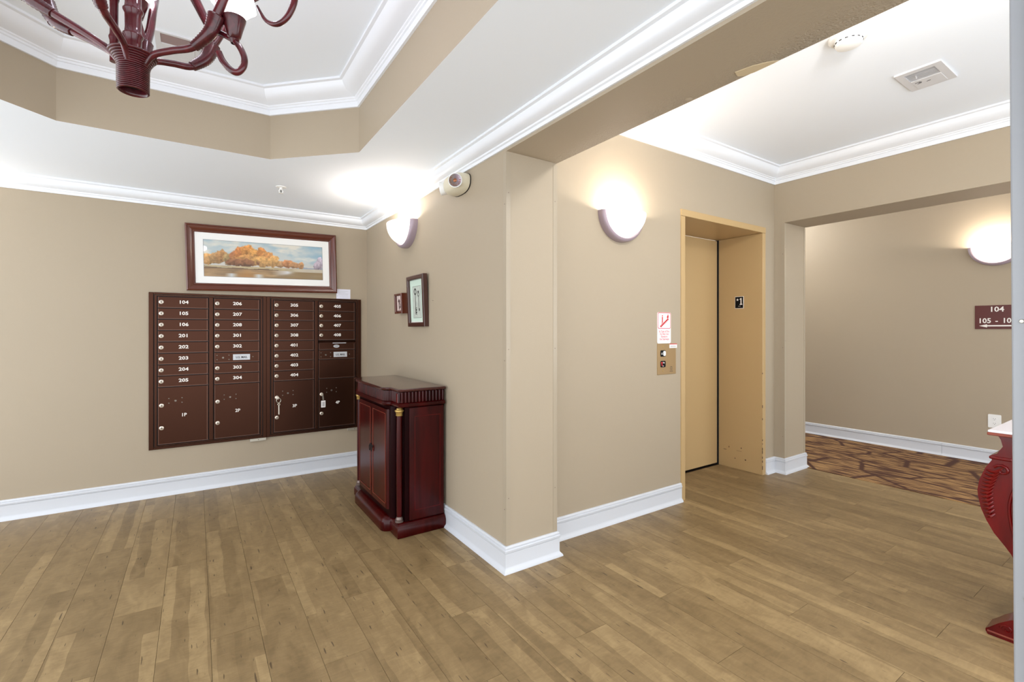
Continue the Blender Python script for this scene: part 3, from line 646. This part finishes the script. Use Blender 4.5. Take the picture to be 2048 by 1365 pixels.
# ------------------------------------------------------------------ sconces
def sconce(x, y, z, rz, label, watts=SCONCE_W):
    t = thing('wall_sconce', label, 'sconce', (x, y, z), rz, 'half moon wall sconces')
    bm = NB(); rings = []
    prof = [(1.0, 0), (1.0, -.030), (.985, -.042), (.95, -.050), (.90, -.054), (.875, -.050), (.868, -.040), (.868, 0)]
    for i in range(33):
        a = PI*i/32
        rings.append([(.200*s*math.cos(a), yy, -.190*s*math.sin(a)) for s, yy in prof])
    loft(bm, rings); obj('metal_band', bm, 'sconce_band', t, True, 30)
    bm = NB(); rows = []
    for s in (1.0, .965):
        for j in range(0, 11):
            vv = PI/2*j/10
            rows.append([(.172*s*math.cos(PI*i/28), -.030-.125*s*math.sin(PI*i/28)**.8*math.cos(vv), -.163*s*math.sin(PI*i/28)*math.sin(vv)) for i in range(29)])
    o1, o2 = rows[:11], rows[11:]
    allr = o1[::-1]+o2
    loft(bm, allr, cap=False, closed=False); obj('glass_bowl', bm, 'lit_glass', t, True, 50)
    obj('back_plate', prism(NB(), [(.17*math.cos(PI+PI*i/20), .16*math.sin(PI+PI*i/20)) for i in range(21)], -.006, 0, 'y'), 'sconce_band', t)
    obj('bulb', lathe(NB(), [(.004, -.030), (.014, -.022), (.017, -.008), (.014, .006), (.004, .013)], 14, (.0, -.075, -.065)), 'lit_bulb', t, True)
    ld = bpy.data.lights.new('sconce_light', 'POINT'); ld.energy = watts; ld.color = (1, .93, .83); ld.shadow_soft_size = .02
    l = bpy.data.objects.new('sconce_light', ld); C.objects.link(l); l.parent = t; l.location = (0, -.075, -.028)
    return t
sconce(2.378, YE, 2.068, 0, 'lit half moon sconce on the wall left of the elevator')
sconce(XC, 3.50, 2.112, RX, 'lit half moon sconce above the key print on the side wall')
sconce(XF, 1.178, 2.095, RX, 'lit half moon sconce above the 104 sign in the corridor')

sconce(-1.75, YM, 2.10, 0, 'lit half moon sconce on the mailbox wall, far left of the mailboxes')

# ------------------------------------------------------------------ emergency light
em = thing('emergency_light', 'cream twin head emergency light under the crown moulding', 'emergency light', (XC, 2.605, 2.19), RX)
rows = []
for yy, s in ((0, 1.0), (-.03, 1.0), (-.055, .95), (-.075, .84), (-.088, .66), (-.092, .4)):
    ring = []
    for i in range(24):
        a = 2*PI*i/24; px, pz = math.cos(a), math.sin(a)
        px = math.copysign(abs(px)**.75, px); pz = math.copysign(abs(pz)**.75, pz)
        ring.append((.118*s*px, yy, (.068 if pz < 0 else .052)*s*pz))
    rows.append(ring)
obj('housing', loft(NB(), rows), 'plastic_cream', em, True, 50)
obj('base_gasket', loft(NB(), [[(x*1.02, -.001, z*1.03) for x, y, z in rows[0]], [(x*1.02, -.006, z*1.03) for x, y, z in rows[0]]]), 'iron', em)
for sx in (-1, 1):
    hd = obj('lamp_head', lathe(NB(), [(.020, .045), (.036, .030), (.041, .008), (.042, -.006), (.038, -.008), (.037, 0)], 24, (0, 0, 0), 'y', True), 'plastic_white', em, True)
    hd.location = (.100, -.095, -.020) if sx > 0 else (-.120, -.080, -.012); hd.rotation_euler = (math.radians(6), 0, math.radians(48 if sx > 0 else -38))
    obj('reflector', lathe(NB(), [(.037, -.0075), (.028, -.002), (.016, .006), (.005, .009)], 24, (0, -.001, 0), 'y'), 'reflector', hd, True)
    bm = NB()
    for i in range(18):
        a = 2*PI*i/18
        if .2 < a < 2.2: continue
        tube(bm, [(.012*math.cos(a), -.0045, .012*math.sin(a)), (.034*math.cos(a), -.0095, .034*math.sin(a))], [.0012, .0024], 5)
    obj('reflector_ribs', bm, 'amber', hd)
    obj('bulb', lathe(NB(), [(.013, 0), (.012, -.008), (.005, -.012)], 12, (0, 0, 0), 'y'), 'amber', hd, True)
for x_, z_ in ((-.022, -.058), (.045, -.050)): obj('vent_slot', bbox(x_-.009, x_+.009, -.062, -.04, z_-.002, z_+.002), 'iron', em)
obj('indicator', lathe(NB(), [(.004, -.086), (.003, -.0895)], 8, (-.018, 0, -.034), 'y'), 'red_dot', em)

# ------------------------------------------------------------------ ceiling fittings
sp = thing('sprinkler', 'small white sprinkler head hanging from the lobby ceiling', 'sprinkler', (.522, 3.85, ZC))
obj('escutcheon', lathe(NB(), [(.036, 0), (.035, -.004), (.016, -.007), (.012, -.007)], 20), 'plastic_white', sp, True)
obj('stem', lathe(NB(), [(.010, -.006), (.010, -.022), (.006, -.024)], 12), 'plastic_white', sp, True)
bm = tube(NB(), [(.009, 0, -.022), (.013, 0, -.034), (.003, 0, -.046)], .0022, 6); tube(bm, [(-.009, 0, -.022), (-.013, 0, -.034), (-.003, 0, -.046)], .0022, 6); obj('yoke', bm, 'plastic_white', sp, True)
obj('deflector', lathe(NB(), [(.004, -.044), (.017, -.047), (.017, -.049), (.004, -.049)], 16), 'plastic_white', sp, True)
obj('bulb', tube(NB(), [(0, 0, -.024), (0, 0, -.044)], .003, 6), 'letter_dark', sp)
sd = thing('smoke_detector', 'round white smoke detector on the ceiling beyond the beam', 'smoke detector', (2.69, 1.02, ZL))
obj('base', lathe(NB(), [(.085, 0), (.085, -.010), (.078, -.018), (.06, -.020)], 32), 'plastic_white', sd, True)
obj('body', lathe(NB(), [(.06, -.018), (.058, -.040), (.052, -.050), (.030, -.054), (.002, -.055)], 32), 'plastic_white', sd, True)
bm = NB()
for i in range(14):
    a = 2*PI*i/14; bx = NB(); box(bx, -.006, .006, -.002, .002, -.036, -.031); bmesh.ops.transform(bx, matrix=Matrix.Rotation(a, 4, 'Z') @ Matrix.Translation((0, .0585, 0)), verts=bx.verts[:])
    me = bpy.data.meshes.new('x'); bx.to_mesh(me); bx.free(); bm.from_mesh(me); bpy.data.meshes.remove(me)
obj('slots', bm, 'letter_dark', sd)
def vent(name, label, cx, cy, cz, W, D, gx0, gx1, gy0, gy1, px0, px1, m, mg, slat_axis, nsl):
    t = thing(name, label, 'air vent', (cx, cy, cz)); w_, d_ = W/2, D/2
    bm = NB(); o_ = [(-w_, -d_), (w_, -d_), (w_, d_), (-w_, d_)]; hx0, hx1, hy0, hy1 = min(gx0, px0), max(gx1, px1), gy0, gy1
    box(bm, -w_, hx0, -d_, d_, -.010, 0); box(bm, hx1, w_, -d_, d_, -.010, 0); box(bm, hx0, hx1, -d_, hy0, -.010, 0); box(bm, hx0, hx1, hy1, d_, -.010, 0)
    obj('rim', bm, m, t); obj('recess', box(NB(), hx0, hx1, hy0, hy1, -.001, 0), mg, t)
    for i in range(nsl):
        if slat_axis == 'y':
            x = gx0+(gx1-gx0)*(i+.5)/nsl; bm = prism(NB(), [(x-.003, -.001), (x+.002, -.009), (x+.0045, -.009), (x-.0005, -.001)], gy0, gy1, 'y')
        else:
            y = gy0+(gy1-gy0)*(i+.5)/nsl; bm = prism(NB(), [(y-.003, -.001), (y+.003, -.009), (y+.0045, -.009), (y-.0015, -.001)], gx0, gx1, 'x')
        obj('slat', bm, 'vent_slat' if nsl < 8 else 'vent_brown', t)
    return t
v1 = vent('ceiling_vent', 'white ceiling vent with half grille and half plate before the elevator', 3.475, .933, ZL, .292, .206, -.108, -.006, -.066, .068, .0, .126, 'vent_white', 'vent_grey', 'y', 5)
obj('plate', bbox(.002, .126, -.066, .068, -.012, -.002, .001), 'vent_white', v1)
bm = NB()
for x_, y_, l_ in ((.028, .044, .026), (.035, .034, .014), (.046, .040, .020), (.050, .0, .018)): tube(bm, [(x_, y_-l_/2, -.0122), (x_+.004, y_+l_/2, -.0122)], .0016, 5)
obj('slots', bm, 'letter_dark', v1)
obj('lever', tube(NB(), [(-.062, .028, -.006), (-.075, .020, -.030)], .003, 6), 'vent_white', v1)
v2 = vent('tray_vent', 'ceiling vent with brown louvres behind the chandelier', -.076, 2.98, T2, .186, .27, -.07, .07, -.122, -.034, -.07, .07, 'vent_white', 'vent_dark', 'x', 9)
obj('plate', bbox(-.07, .07, -.030, .10, -.0125, -.002, .001), 'vent_white', v2)
# lobby dome light, above the picture's top edge, and an unseen one added to brighten the corridor
def dome(x, y, z, watts, label):
    t = thing('dome_light', label, 'ceiling light', (x, y, z), 0)
    obj('rim', lathe(NB(), [(.17, 0), (.17, -.02), (.155, -.025), (.15, -.01)], 32), 'plastic_white', t, True)
    obj('glass_dome', lathe(NB(), [(.152, -.012), (.145, -.04), (.11, -.07), (.05, -.085), (.002, -.088)], 32), 'lit_glass', t, True)
    ld = bpy.data.lights.new('dome_lamp', 'POINT'); ld.shadow_soft_size = .08; ld.energy = watts; ld.color = (1, .98, .95)
    l = bpy.data.objects.new('dome_lamp', ld); C.objects.link(l); l.parent = t; l.location = (0, 0, -.18)
dome(2.1, .52, ZL, LOBBY_W, 'round dome light on the ceiling above the console table')
dome(5.55, 3.3, ZH, HALL_W, 'added dome light, out of view on the corridor ceiling, brightening the corridor')

# ------------------------------------------------------------------ corridor sign and outlet
sg = thing('room_sign', 'maroon direction sign reading 104 and 105 - 106 with arrow', 'sign', (XF, 1.178, 1.412), RX)
obj('plate', bbox(-.152, .152, -.008, 0, -.114, .114, .001), 'sign_maroon', sg)
obj('lettering', text('104', .068, 0, -.0085, .073, .0006, .0012, sx=1.0), 'letter_white', sg)
for s_, x_ in (('105', -.083), ('-', 0), ('106', .083)): obj('lettering', text(s_, .066, x_, -.0085, -.036, .0006, .0012, sx=.94), 'letter_white', sg)
obj('arrow', prism(NB(), [(-.122, -.083), (-.066, -.068), (-.066, -.077), (.122, -.077), (.122, -.089), (-.066, -.089), (-.066, -.099)], -.0092, -.008, 'y'), 'letter_white', sg)
ot = thing('wall_outlet', 'white duplex wall outlet above the corridor baseboard', 'outlet', (XF, 1.193, .413), RX)
obj('cover_plate', rbox(NB(), 0, 0, .090, .128, .008, -.006, 0), 'plastic_white', ot)
for zz in (.022, -.022):
    s_ = obj('socket', rbox(NB(), 0, zz, .034, .030, .010, -.0075, -.006), 'plastic_white', ot)
    bm = box(NB(), -.008, -.006, -.008, -.0075, zz-.002, zz+.008); box(bm, .006, .008, -.008, -.0075, zz-.002, zz+.008); lathe(bm, [(.0028, -.008), (.0028, -.0075)], 8, (0, 0, zz-.008), 'y'); obj('slots', bm, 'outlet_dark', s_)

# ------------------------------------------------------------------ red cabinet against the side wall
cb = thing('cabinet', 'dark red carved wooden cabinet with two doors and fluted frieze', 'cabinet', (1.20, 3.275, 0))
def outline(o, xb=1.352):
    h = .475+o; x1, x0 = 1.030-o, .985-o; b1 = .335
    def s(sgn):
        pts = [(xb, sgn*h), (x1, sgn*h), (x1, sgn*(b1+o*.4))]
        for i in range(1, 6):
            a = PI/2*i/6; pts.append((x1-(x1-x0)*math.sin(a)**1.2, sgn*(b1+o*.4-.045*(1-math.cos(a))-.005)))
        pts.append((x0, sgn*(b1-.055))); return pts
    return [(x-1.20, y) for x, y in s(-1)+s(1)[::-1]]
def layers(name, L, m):
    bm = NB(); loft(bm, [[(x, y, z) for x, y in outline(o)] for o, z in L]); return obj(name, bm, m, cb, True, 40)
layers('plinth', [(0, 0), (.003, .004), (.003, .058), (-.002, .064), (-.003, .070), (-.018, .084), (-.026, .088), (-.034, .090)], 'cherry')
layers('frieze', [(-.022, .828), (-.022, .902)], 'cherry_dark')
layers('frieze_moulding', [(-.03, .796), (-.018, .800), (-.006, .808), (-.004, .818), (-.010, .826), (-.020, .832)], 'cherry')
layers('top', [(-.020, .898), (-.006, .901), (.001, .906), (.003, .912), (0, .917), (-.006, .9195), (-.012, .920)], 'cabinet_top')
# fluting: half round staves along the frieze
bm = NB(); ol = outline(-.022); acc = 0.0
for i in range(len(ol)-1):
    a, b = Vector(ol[i]), Vector(ol[i+1]); n_ = int(max(1, round((b-a).length/.0235)))
    for j in range(n_):
        if (b-a).length < .006: continue
        p = a+(b-a)*((j+.5)/n_)
        lathe(bm, [(.0086, .832), (.0092, .84), (.0092, .890), (.0086, .897)], 8, (p.x, p.y, 0))
obj('fluting', bm, 'cherry', cb, True)
bm = NB(); body = [(.148, -.452), (-.118, -.452), (-.118, -.40), (-.10, -.37), (-.10, -.345), (-.135, -.345)]
pts = [(.148, -.455), (-.118, -.455), (-.118, -.415), (-.085, -.40), (-.085, -.375)]
for i in range(7): a = PI/2*i/6; pts.append((-.135-.035*math.sin(a), -.365+.035*(1-math.cos(a))*1.0))
full = pts+[(x, -y) for x, y in pts[::-1]]
prism(bm, full, .088, .80); obj('carcass', bm, 'cherry_dark', cb, True, 30)
for sgn in (-1, 1):
    y0, y1 = (-.318, -.005) if sgn < 0 else (.005, .318)
    bm = NB()
    pl_ = [(-.166, y0), (-.180, y0+.012) if sgn < 0 else (-.184, y0), (-.184, y0+.03) if sgn < 0 else (-.184, y1-.03), (-.184, y1) if sgn < 0 else (-.180, y1-.012), (-.166, y1)]
    prism(bm, pl_, .135, .776); d = obj('door', bm, 'cherry', cb)
    bm = NB(); a0, a1, z0, z1, xx = y0+.03, y1-.022, .165, .748, -.1865
    if sgn > 0: a0, a1 = y0+.022, y1-.03
    for q in ((a0, a1, z0, z0+.003), (a0, a1, z1-.003, z1), (a0, a0+.003, z0, z1), (a1-.003, a1, z0, z1)): box(bm, xx, -.183, q[0], q[1], q[2], q[3])
    obj('inlay_line', bm, 'cherry_edge', d)
    hy = -.022*(-sgn) if False else sgn*.020
    bm = lathe(NB(), [(.011, -.190), (.013, -.186), (.013, -.184)], 12, (0, hy, .485), 'x'); h_ = obj('pull', bm, 'iron', d, True)
    obj('ring', tube(NB(), [(-.193, hy+.010*math.cos(a), .468+.019*math.sin(a)) for a in np.linspace(0, 2*PI, 17)], .0026, 6, False), 'iron', d, True)
    # corner column
    cy = sgn*.432; col = obj('column', lathe(NB(), [(.0165, .105), (.018, .3), (.0165, .76)], 18, (-.145, cy, 0)), 'cherry', cb, True)
    obj('capital', lathe(NB(), [(.019, .750), (.022, .754), (.019, .758), (.023, .774), (.028, .780), (.028, .786), (.020, .790), (.016, .798)], 18, (-.145, cy, 0)), 'brass', col, True)
    obj('foot_ring', lathe(NB(), [(.026, .089), (.026, .096), (.021, .099), (.023, .106), (.021, .112), (.018, .116), (.0175, .122)], 18, (-.145, cy, 0)), 'pewter', col, True)
    # side panel with inlay line
    ys = sgn*.455; sp_ = obj('side_panel', bbox(-.09, .146, min(ys, ys+sgn*.006), max(ys, ys+sgn*.006), .092, .797, .002), 'cherry', cb)
    bm = NB(); yy = ys+sgn*.006
    for q in ((-.055, .12, .15, .153), (-.055, .12, .74, .743), (-.055, -.0525, .15, .743), (.1175, .12, .15, .743)): box(bm, q[0], q[1], min(yy, yy+sgn*.0012), max(yy, yy+sgn*.0012), q[2], q[3])
    obj('inlay_line', bm, 'cherry_red', sp_)
bm = NB(); prism(bm, [(-.168+.004*math.cos(2*PI*i/12), -.455+.014*math.sin(2*PI*i/12)) for i in range(12)], .838, .892); obj('corner_boss', bm, 'cherry_red', cb, True)

# ------------------------------------------------------------------ red console table behind the door jamb
ct = thing('console_table', 'bright red carved console table with white marble top', 'table', (3.32, .35, 0))
XA, XB = 2.785-3.32, 3.86-3.32
prof = [(.17, .849), (.515, .849), (.504, .827), (.498, .80), (.515, .768), (.534, .757), (.537, .745), (.530, .739), (.551, .70), (.569, .645), (.575, .60), (.573, .575), (.564, .525), (.547, .478), (.524, .432), (.494, .391), (.474, .361), (.445, .30), (.425, .24), (.418, .18), (.425, .13), (.445, .10), (.40, .098), (.17, .098)]
prof = [(y-.35, z) for y, z in prof]
for x0, x1 in ((XA, XA+.09), (XB-.09, XB)): obj('side_support', prism(NB(), prof, x0, x1, 'x'), 'cherry_red', ct, True, 25)
fr = [(y, z) for y, z in prof if y > .05 and .098 < z < .849]
bm = NB(); loft(bm, [[(x, y-.02, z) for y, z in fr]+[(x, y-.05, z) for y, z in fr[::-1]] for x in (XA+.09, XB-.09)]); obj('front_panel', bm, 'cherry', ct, True, 40)
for x0 in (XA-.004, XB-.106):
    ft = obj('foot', prism(NB(), [(-.20, 0), (.192, 0), (.199, .012), (.199, .022), (.186, .034), (.16, .062), (.125, .092), (.10, .104), (-.20, .104)], x0, x0+.11, 'x'), 'cherry_red', ct, True, 20)
    obj('foot_scroll', tube(NB(), [(x0-.002, .135+(.020-.0016*i)*math.cos(i*.62), .046+(.020-.0016*i)*math.sin(i*.62)) for i in range(12)], .0035, 6), 'cherry_red', ft, True)
    obj('foot_bead', tube(NB(), [(x0-.001, .193, .016), (x0-.001, -.19, .016)], .004, 6), 'cherry_edge', ft, True)
tp = obj('top_board', bbox(XA-.035, XB+.035, -.19, .189, .846, .858, .003), 'cherry_edge', ct); obj('marble_slab', bbox(XA-.033, XB+.033, -.188, .187, .858, .868, .003), 'marble', ct)
sx_ = XA-.002
bm = NB()
for i in range(13):     # leaf ribs along the curved front edge of the near side
    t_ = i/12; zz = .70-.20*t_; yb = float(np.interp(zz, [q[1] for q in prof[::-1]][4:17], [q[0] for q in prof[::-1]][4:17]))
    yb = .575-.35-.05*abs((zz-.60)/.12)**1.6*.5
    l_ = .052-.026*t_
    tube(bm, smooth_path([(sx_, yb-.010, zz-.006), (sx_-.005, yb-.010-l_*.5, zz-.010+.012*t_), (sx_, yb-.010-l_, zz+.016)], 3), [.003, .0075, .003], 6)
obj('leaf_carving', bm, 'cherry_red', ct, True)
obj('scroll_carving', tube(NB(), [(sx_-.002, .150+(.026-.0019*i)*math.cos(i*.6+.4), .700+(.024-.0017*i)*math.sin(i*.6+.4)) for i in range(14)], [.006, .004], 7), 'cherry_red', ct, True)
arch = [(.155, .44), (.118, .50), (.105, .57), (.112, .63), (.135, .68)]
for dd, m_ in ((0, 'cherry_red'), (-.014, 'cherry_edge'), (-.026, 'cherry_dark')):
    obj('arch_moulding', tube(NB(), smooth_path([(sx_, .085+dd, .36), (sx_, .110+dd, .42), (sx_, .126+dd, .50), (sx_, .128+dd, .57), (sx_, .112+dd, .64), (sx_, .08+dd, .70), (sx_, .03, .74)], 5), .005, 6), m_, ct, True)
obj('collar', bbox(XA-.006, XB+.006, .12, .189, .742, .756, .005, 3), 'cherry_red', ct)

# ------------------------------------------------------------------ white metal door jamb at the right edge, close to the camera
dj = bpy.data.objects.new('door_2', None); C.objects.link(dj); dj.location = (1.34, .15, 0); dj['kind'] = 'structure'; dj['label'] = 'pale grey metal door jamb at the right edge of the picture'
def jm(name, x0, x1, y0, y1, m, bev=.003):
    bm = bbox(x0-1.34, x1-1.34, y0-.15, y1-.15, 0, 2.30, bev)
    for v in bm.verts: v.co.y -= .011*(1-min(1, v.co.z/2.0))
    return obj(name, bm, m, dj)
jm('jamb', 1.288, 1.46, .02, .224, 'jamb_paint'); jm('door_stop', 1.276, 1.288, .02, .196, 'jamb_paint')
for zz, yy in ((1.30, .205), (.78, .199)): obj('screw', lathe(NB(), [(.004, -.053), (.003, -.0555)], 10, (0, yy-.15, zz), 'x'), 'steel', dj, True)

# ------------------------------------------------------------------ bamboo chandelier in the tray
CX, CY, Z0 = -.147, 1.70, 2.06
ch = thing('chandelier', 'dark red bamboo and rattan chandelier with scrolled arms', 'chandelier', (CX, CY, Z0))
def coil(r0z, n_, amp=.0022):
    """ripple profile between (r,z) points"""
    out = []; zs = [q[1] for q in r0z]; rs = [q[0] for q in r0z]; z = zs[0]; L_ = zs[-1]-zs[0]
    for i in range(n_):
        for f_, a_ in ((0, -amp), (.25, amp*.6), (.5, amp), (.75, amp*.6)):
            tt = (i+f_)/n_; out.append((float(np.interp(tt*L_+zs[0], zs, rs))+a_, tt*L_+zs[0]))
    out.append((rs[-1], zs[-1])); return out
cup = coil([(.0355, -.105), (.036, -.038), (.039, -.026), (.047, -.012), (.057, .0)], 20, .0022)
obj('rattan_cup', lathe(NB(), [(.026, -.02), (.030, -.097), (.033, -.105)]+cup+[(.052, .001), (.030, -.004)], 36, cap=False), 'rattan', ch, True, 80)
obj('cup_core', lathe(NB(), [(.028, -.085), (.027, -.083), (.004, -.083)], 20), 'iron', ch)
def bamboo_pole(par, x, y, z0, z1, r, nodes):
    pr = [(r, z0)]
    for zn in nodes: pr += [(r*.98, zn-.03), (r*1.0, zn-.012), (r*1.22, zn-.003), (r*1.24, zn), (r*1.02, zn+.006), (r*.96, zn+.02)]
    pr.append((r, z1)); return obj('bamboo_pole', lathe(NB(), pr, 20, (x, y, 0)), 'bamboo', par, True, 60)
bamboo_pole(ch, 0, 0, -.05, .60, .0195, (.055, .125, .25, .37, .49))
bamboo_pole(ch, -.045, .030, -.02, .32, .010, (.05, .16))
obj('canopy', lathe(NB(), [(.075, T2-Z0), (.075, T2-Z0-.015), (.04, T2-Z0-.035), (.02, T2-Z0-.08), (.012, .59)], 28), 'bamboo', ch, True)
RV, AV = Vector((SN, -CS, 0)), Vector((CS, SN, 0))
def arm(phi, scroll, dz=0.0, reach=1.0, curl=False, straight=False):
    dv = RV*math.cos(math.radians(phi))+AV*math.sin(math.radians(phi)); sv = Vector((-dv.y, dv.x, 0))
    P = lambda r, z, s=0: dv*r*reach+sv*s+Vector((0, 0, z))
    main = [P(.030, -.03), P(.058, .0), P(.11, .012), P(.17, .022), P(.215, .062), P(.235, .11)] if not straight else [P(.028, -.03), P(.058, .004), P(.115, .038), P(.17, .066), P(.22, .096), P(.25, .15)]
    a = obj('arm', tube(NB(), smooth_path(main, 6), [.0088, .0092, .010, .0105], 10), 'bamboo', ch, True, 60)
    # rattan wrap over the elbow
    wp = smooth_path(main[3:6], 16); rr = [(.0125+.010*i/(len(wp)-1))+(.0011 if i % 2 else -.0006) for i in range(len(wp))]
    obj('wrap', tube(NB(), wp, rr, 12), 'rattan', a, True, 80)
    e_ = main[5]
    obj('branch', tube(NB(), smooth_path([P(.225, .09), P(.235, .15, .012), P(.205, .22, .03), P(.16, .30, .04), P(.13, .38, .04)], 6), [.013, .011, .013, .016, .012], 10), 'bamboo', a, True, 60)
    br = [P(.225, .09), P(.265, .16, -.01), P(.30, .24, -.015), P(.36, .29, -.015), P(.435, .245, -.015), P(.462, .165, -.015), P(.448, .108, -.015), P(.417, .078, -.015), P(.383, .086, -.015), P(.357, .128, -.015)]
    if not curl: br = br[:4]+[P(.40, .33, -.015), P(.42, .40, -.015)]
    obj('branch', tube(NB(), smooth_path(br, 6), [.013, .012, .010, .009, .007, .003] if curl else [.013, .010, .006], 10), 'bamboo', a, True, 60)
    if scroll:
        s_ = obj('scroll', tube(NB(), smooth_path([P(.215, .085+dz, .03), P(.25, .068+dz, .028), P(.283, .042+dz, .02), P(.306, .0+dz, .012), P(.305, -.030+dz, .008), P(.290, -.047+dz, .004), P(.272, -.040+dz, 0), P(.252, -.016+dz, 0), P(.241, .008+dz, 0)], 6), [.008, .0085, .009, .009, .0085], 10), 'bamboo', a, True, 60)
        c = P(.270, 0, .024)
        cupb = obj('candle_cup', lathe(NB(), [(.008, .046+dz), (.014, .056+dz), (.012, .060+dz), (.017, .064+dz), (.023, .088+dz), (.024, .091+dz), (.030, .113+dz), (.031, .118+dz), (.027, .118+dz), (.015, .07+dz)], 20, tuple(c), cap=False), 'rattan', a, True, 40)
        shade_rows = []
        for q, (r_, z_) in enumerate(((.054, .150), (.052, .165), (.043, .21), (.032, .27))): shade_rows.append([(c.x+(r_+.003*math.cos(6*2*PI*i/36))*math.cos(2*PI*i/36), c.y+(r_+.003*math.cos(6*2*PI*i/36))*math.sin(2*PI*i/36), z_+dz) for i in range(36)])
        obj('lamp_shade', loft(NB(), shade_rows, cap=False), 'lit_shade', a, True, 60)
        ld = bpy.data.lights.new('chandelier_light', 'POINT'); ld.energy = CHAND_W; ld.color = (.88, .84, 1.0); ld.shadow_soft_size = .03
        l = bpy.data.objects.new('chandelier_light', ld); C.objects.link(l); l.parent = ch; l.location = c+Vector((0, 0, .32+dz))
arm(0, True, curl=True)
arm(45, False, reach=.82)
arm(118, True, dz=.13, reach=.62)
arm(180, False, straight=True)
arm(207, False, straight=True)
arm(288, False)

# tiny repeated bits that cannot be told apart singly in the photograph
for o in C.objects:
    if o.name.split('.')[0] in ('bolts', 'fluting', 'printed_lines', 'braille_dots', 'reflector_ribs', 'slots', 'chain', 'engraving', 'paint_chips', 'leaf_carving', 'tag_print', 'fine_print', 'badge_print'): o['kind'] = 'stuff'
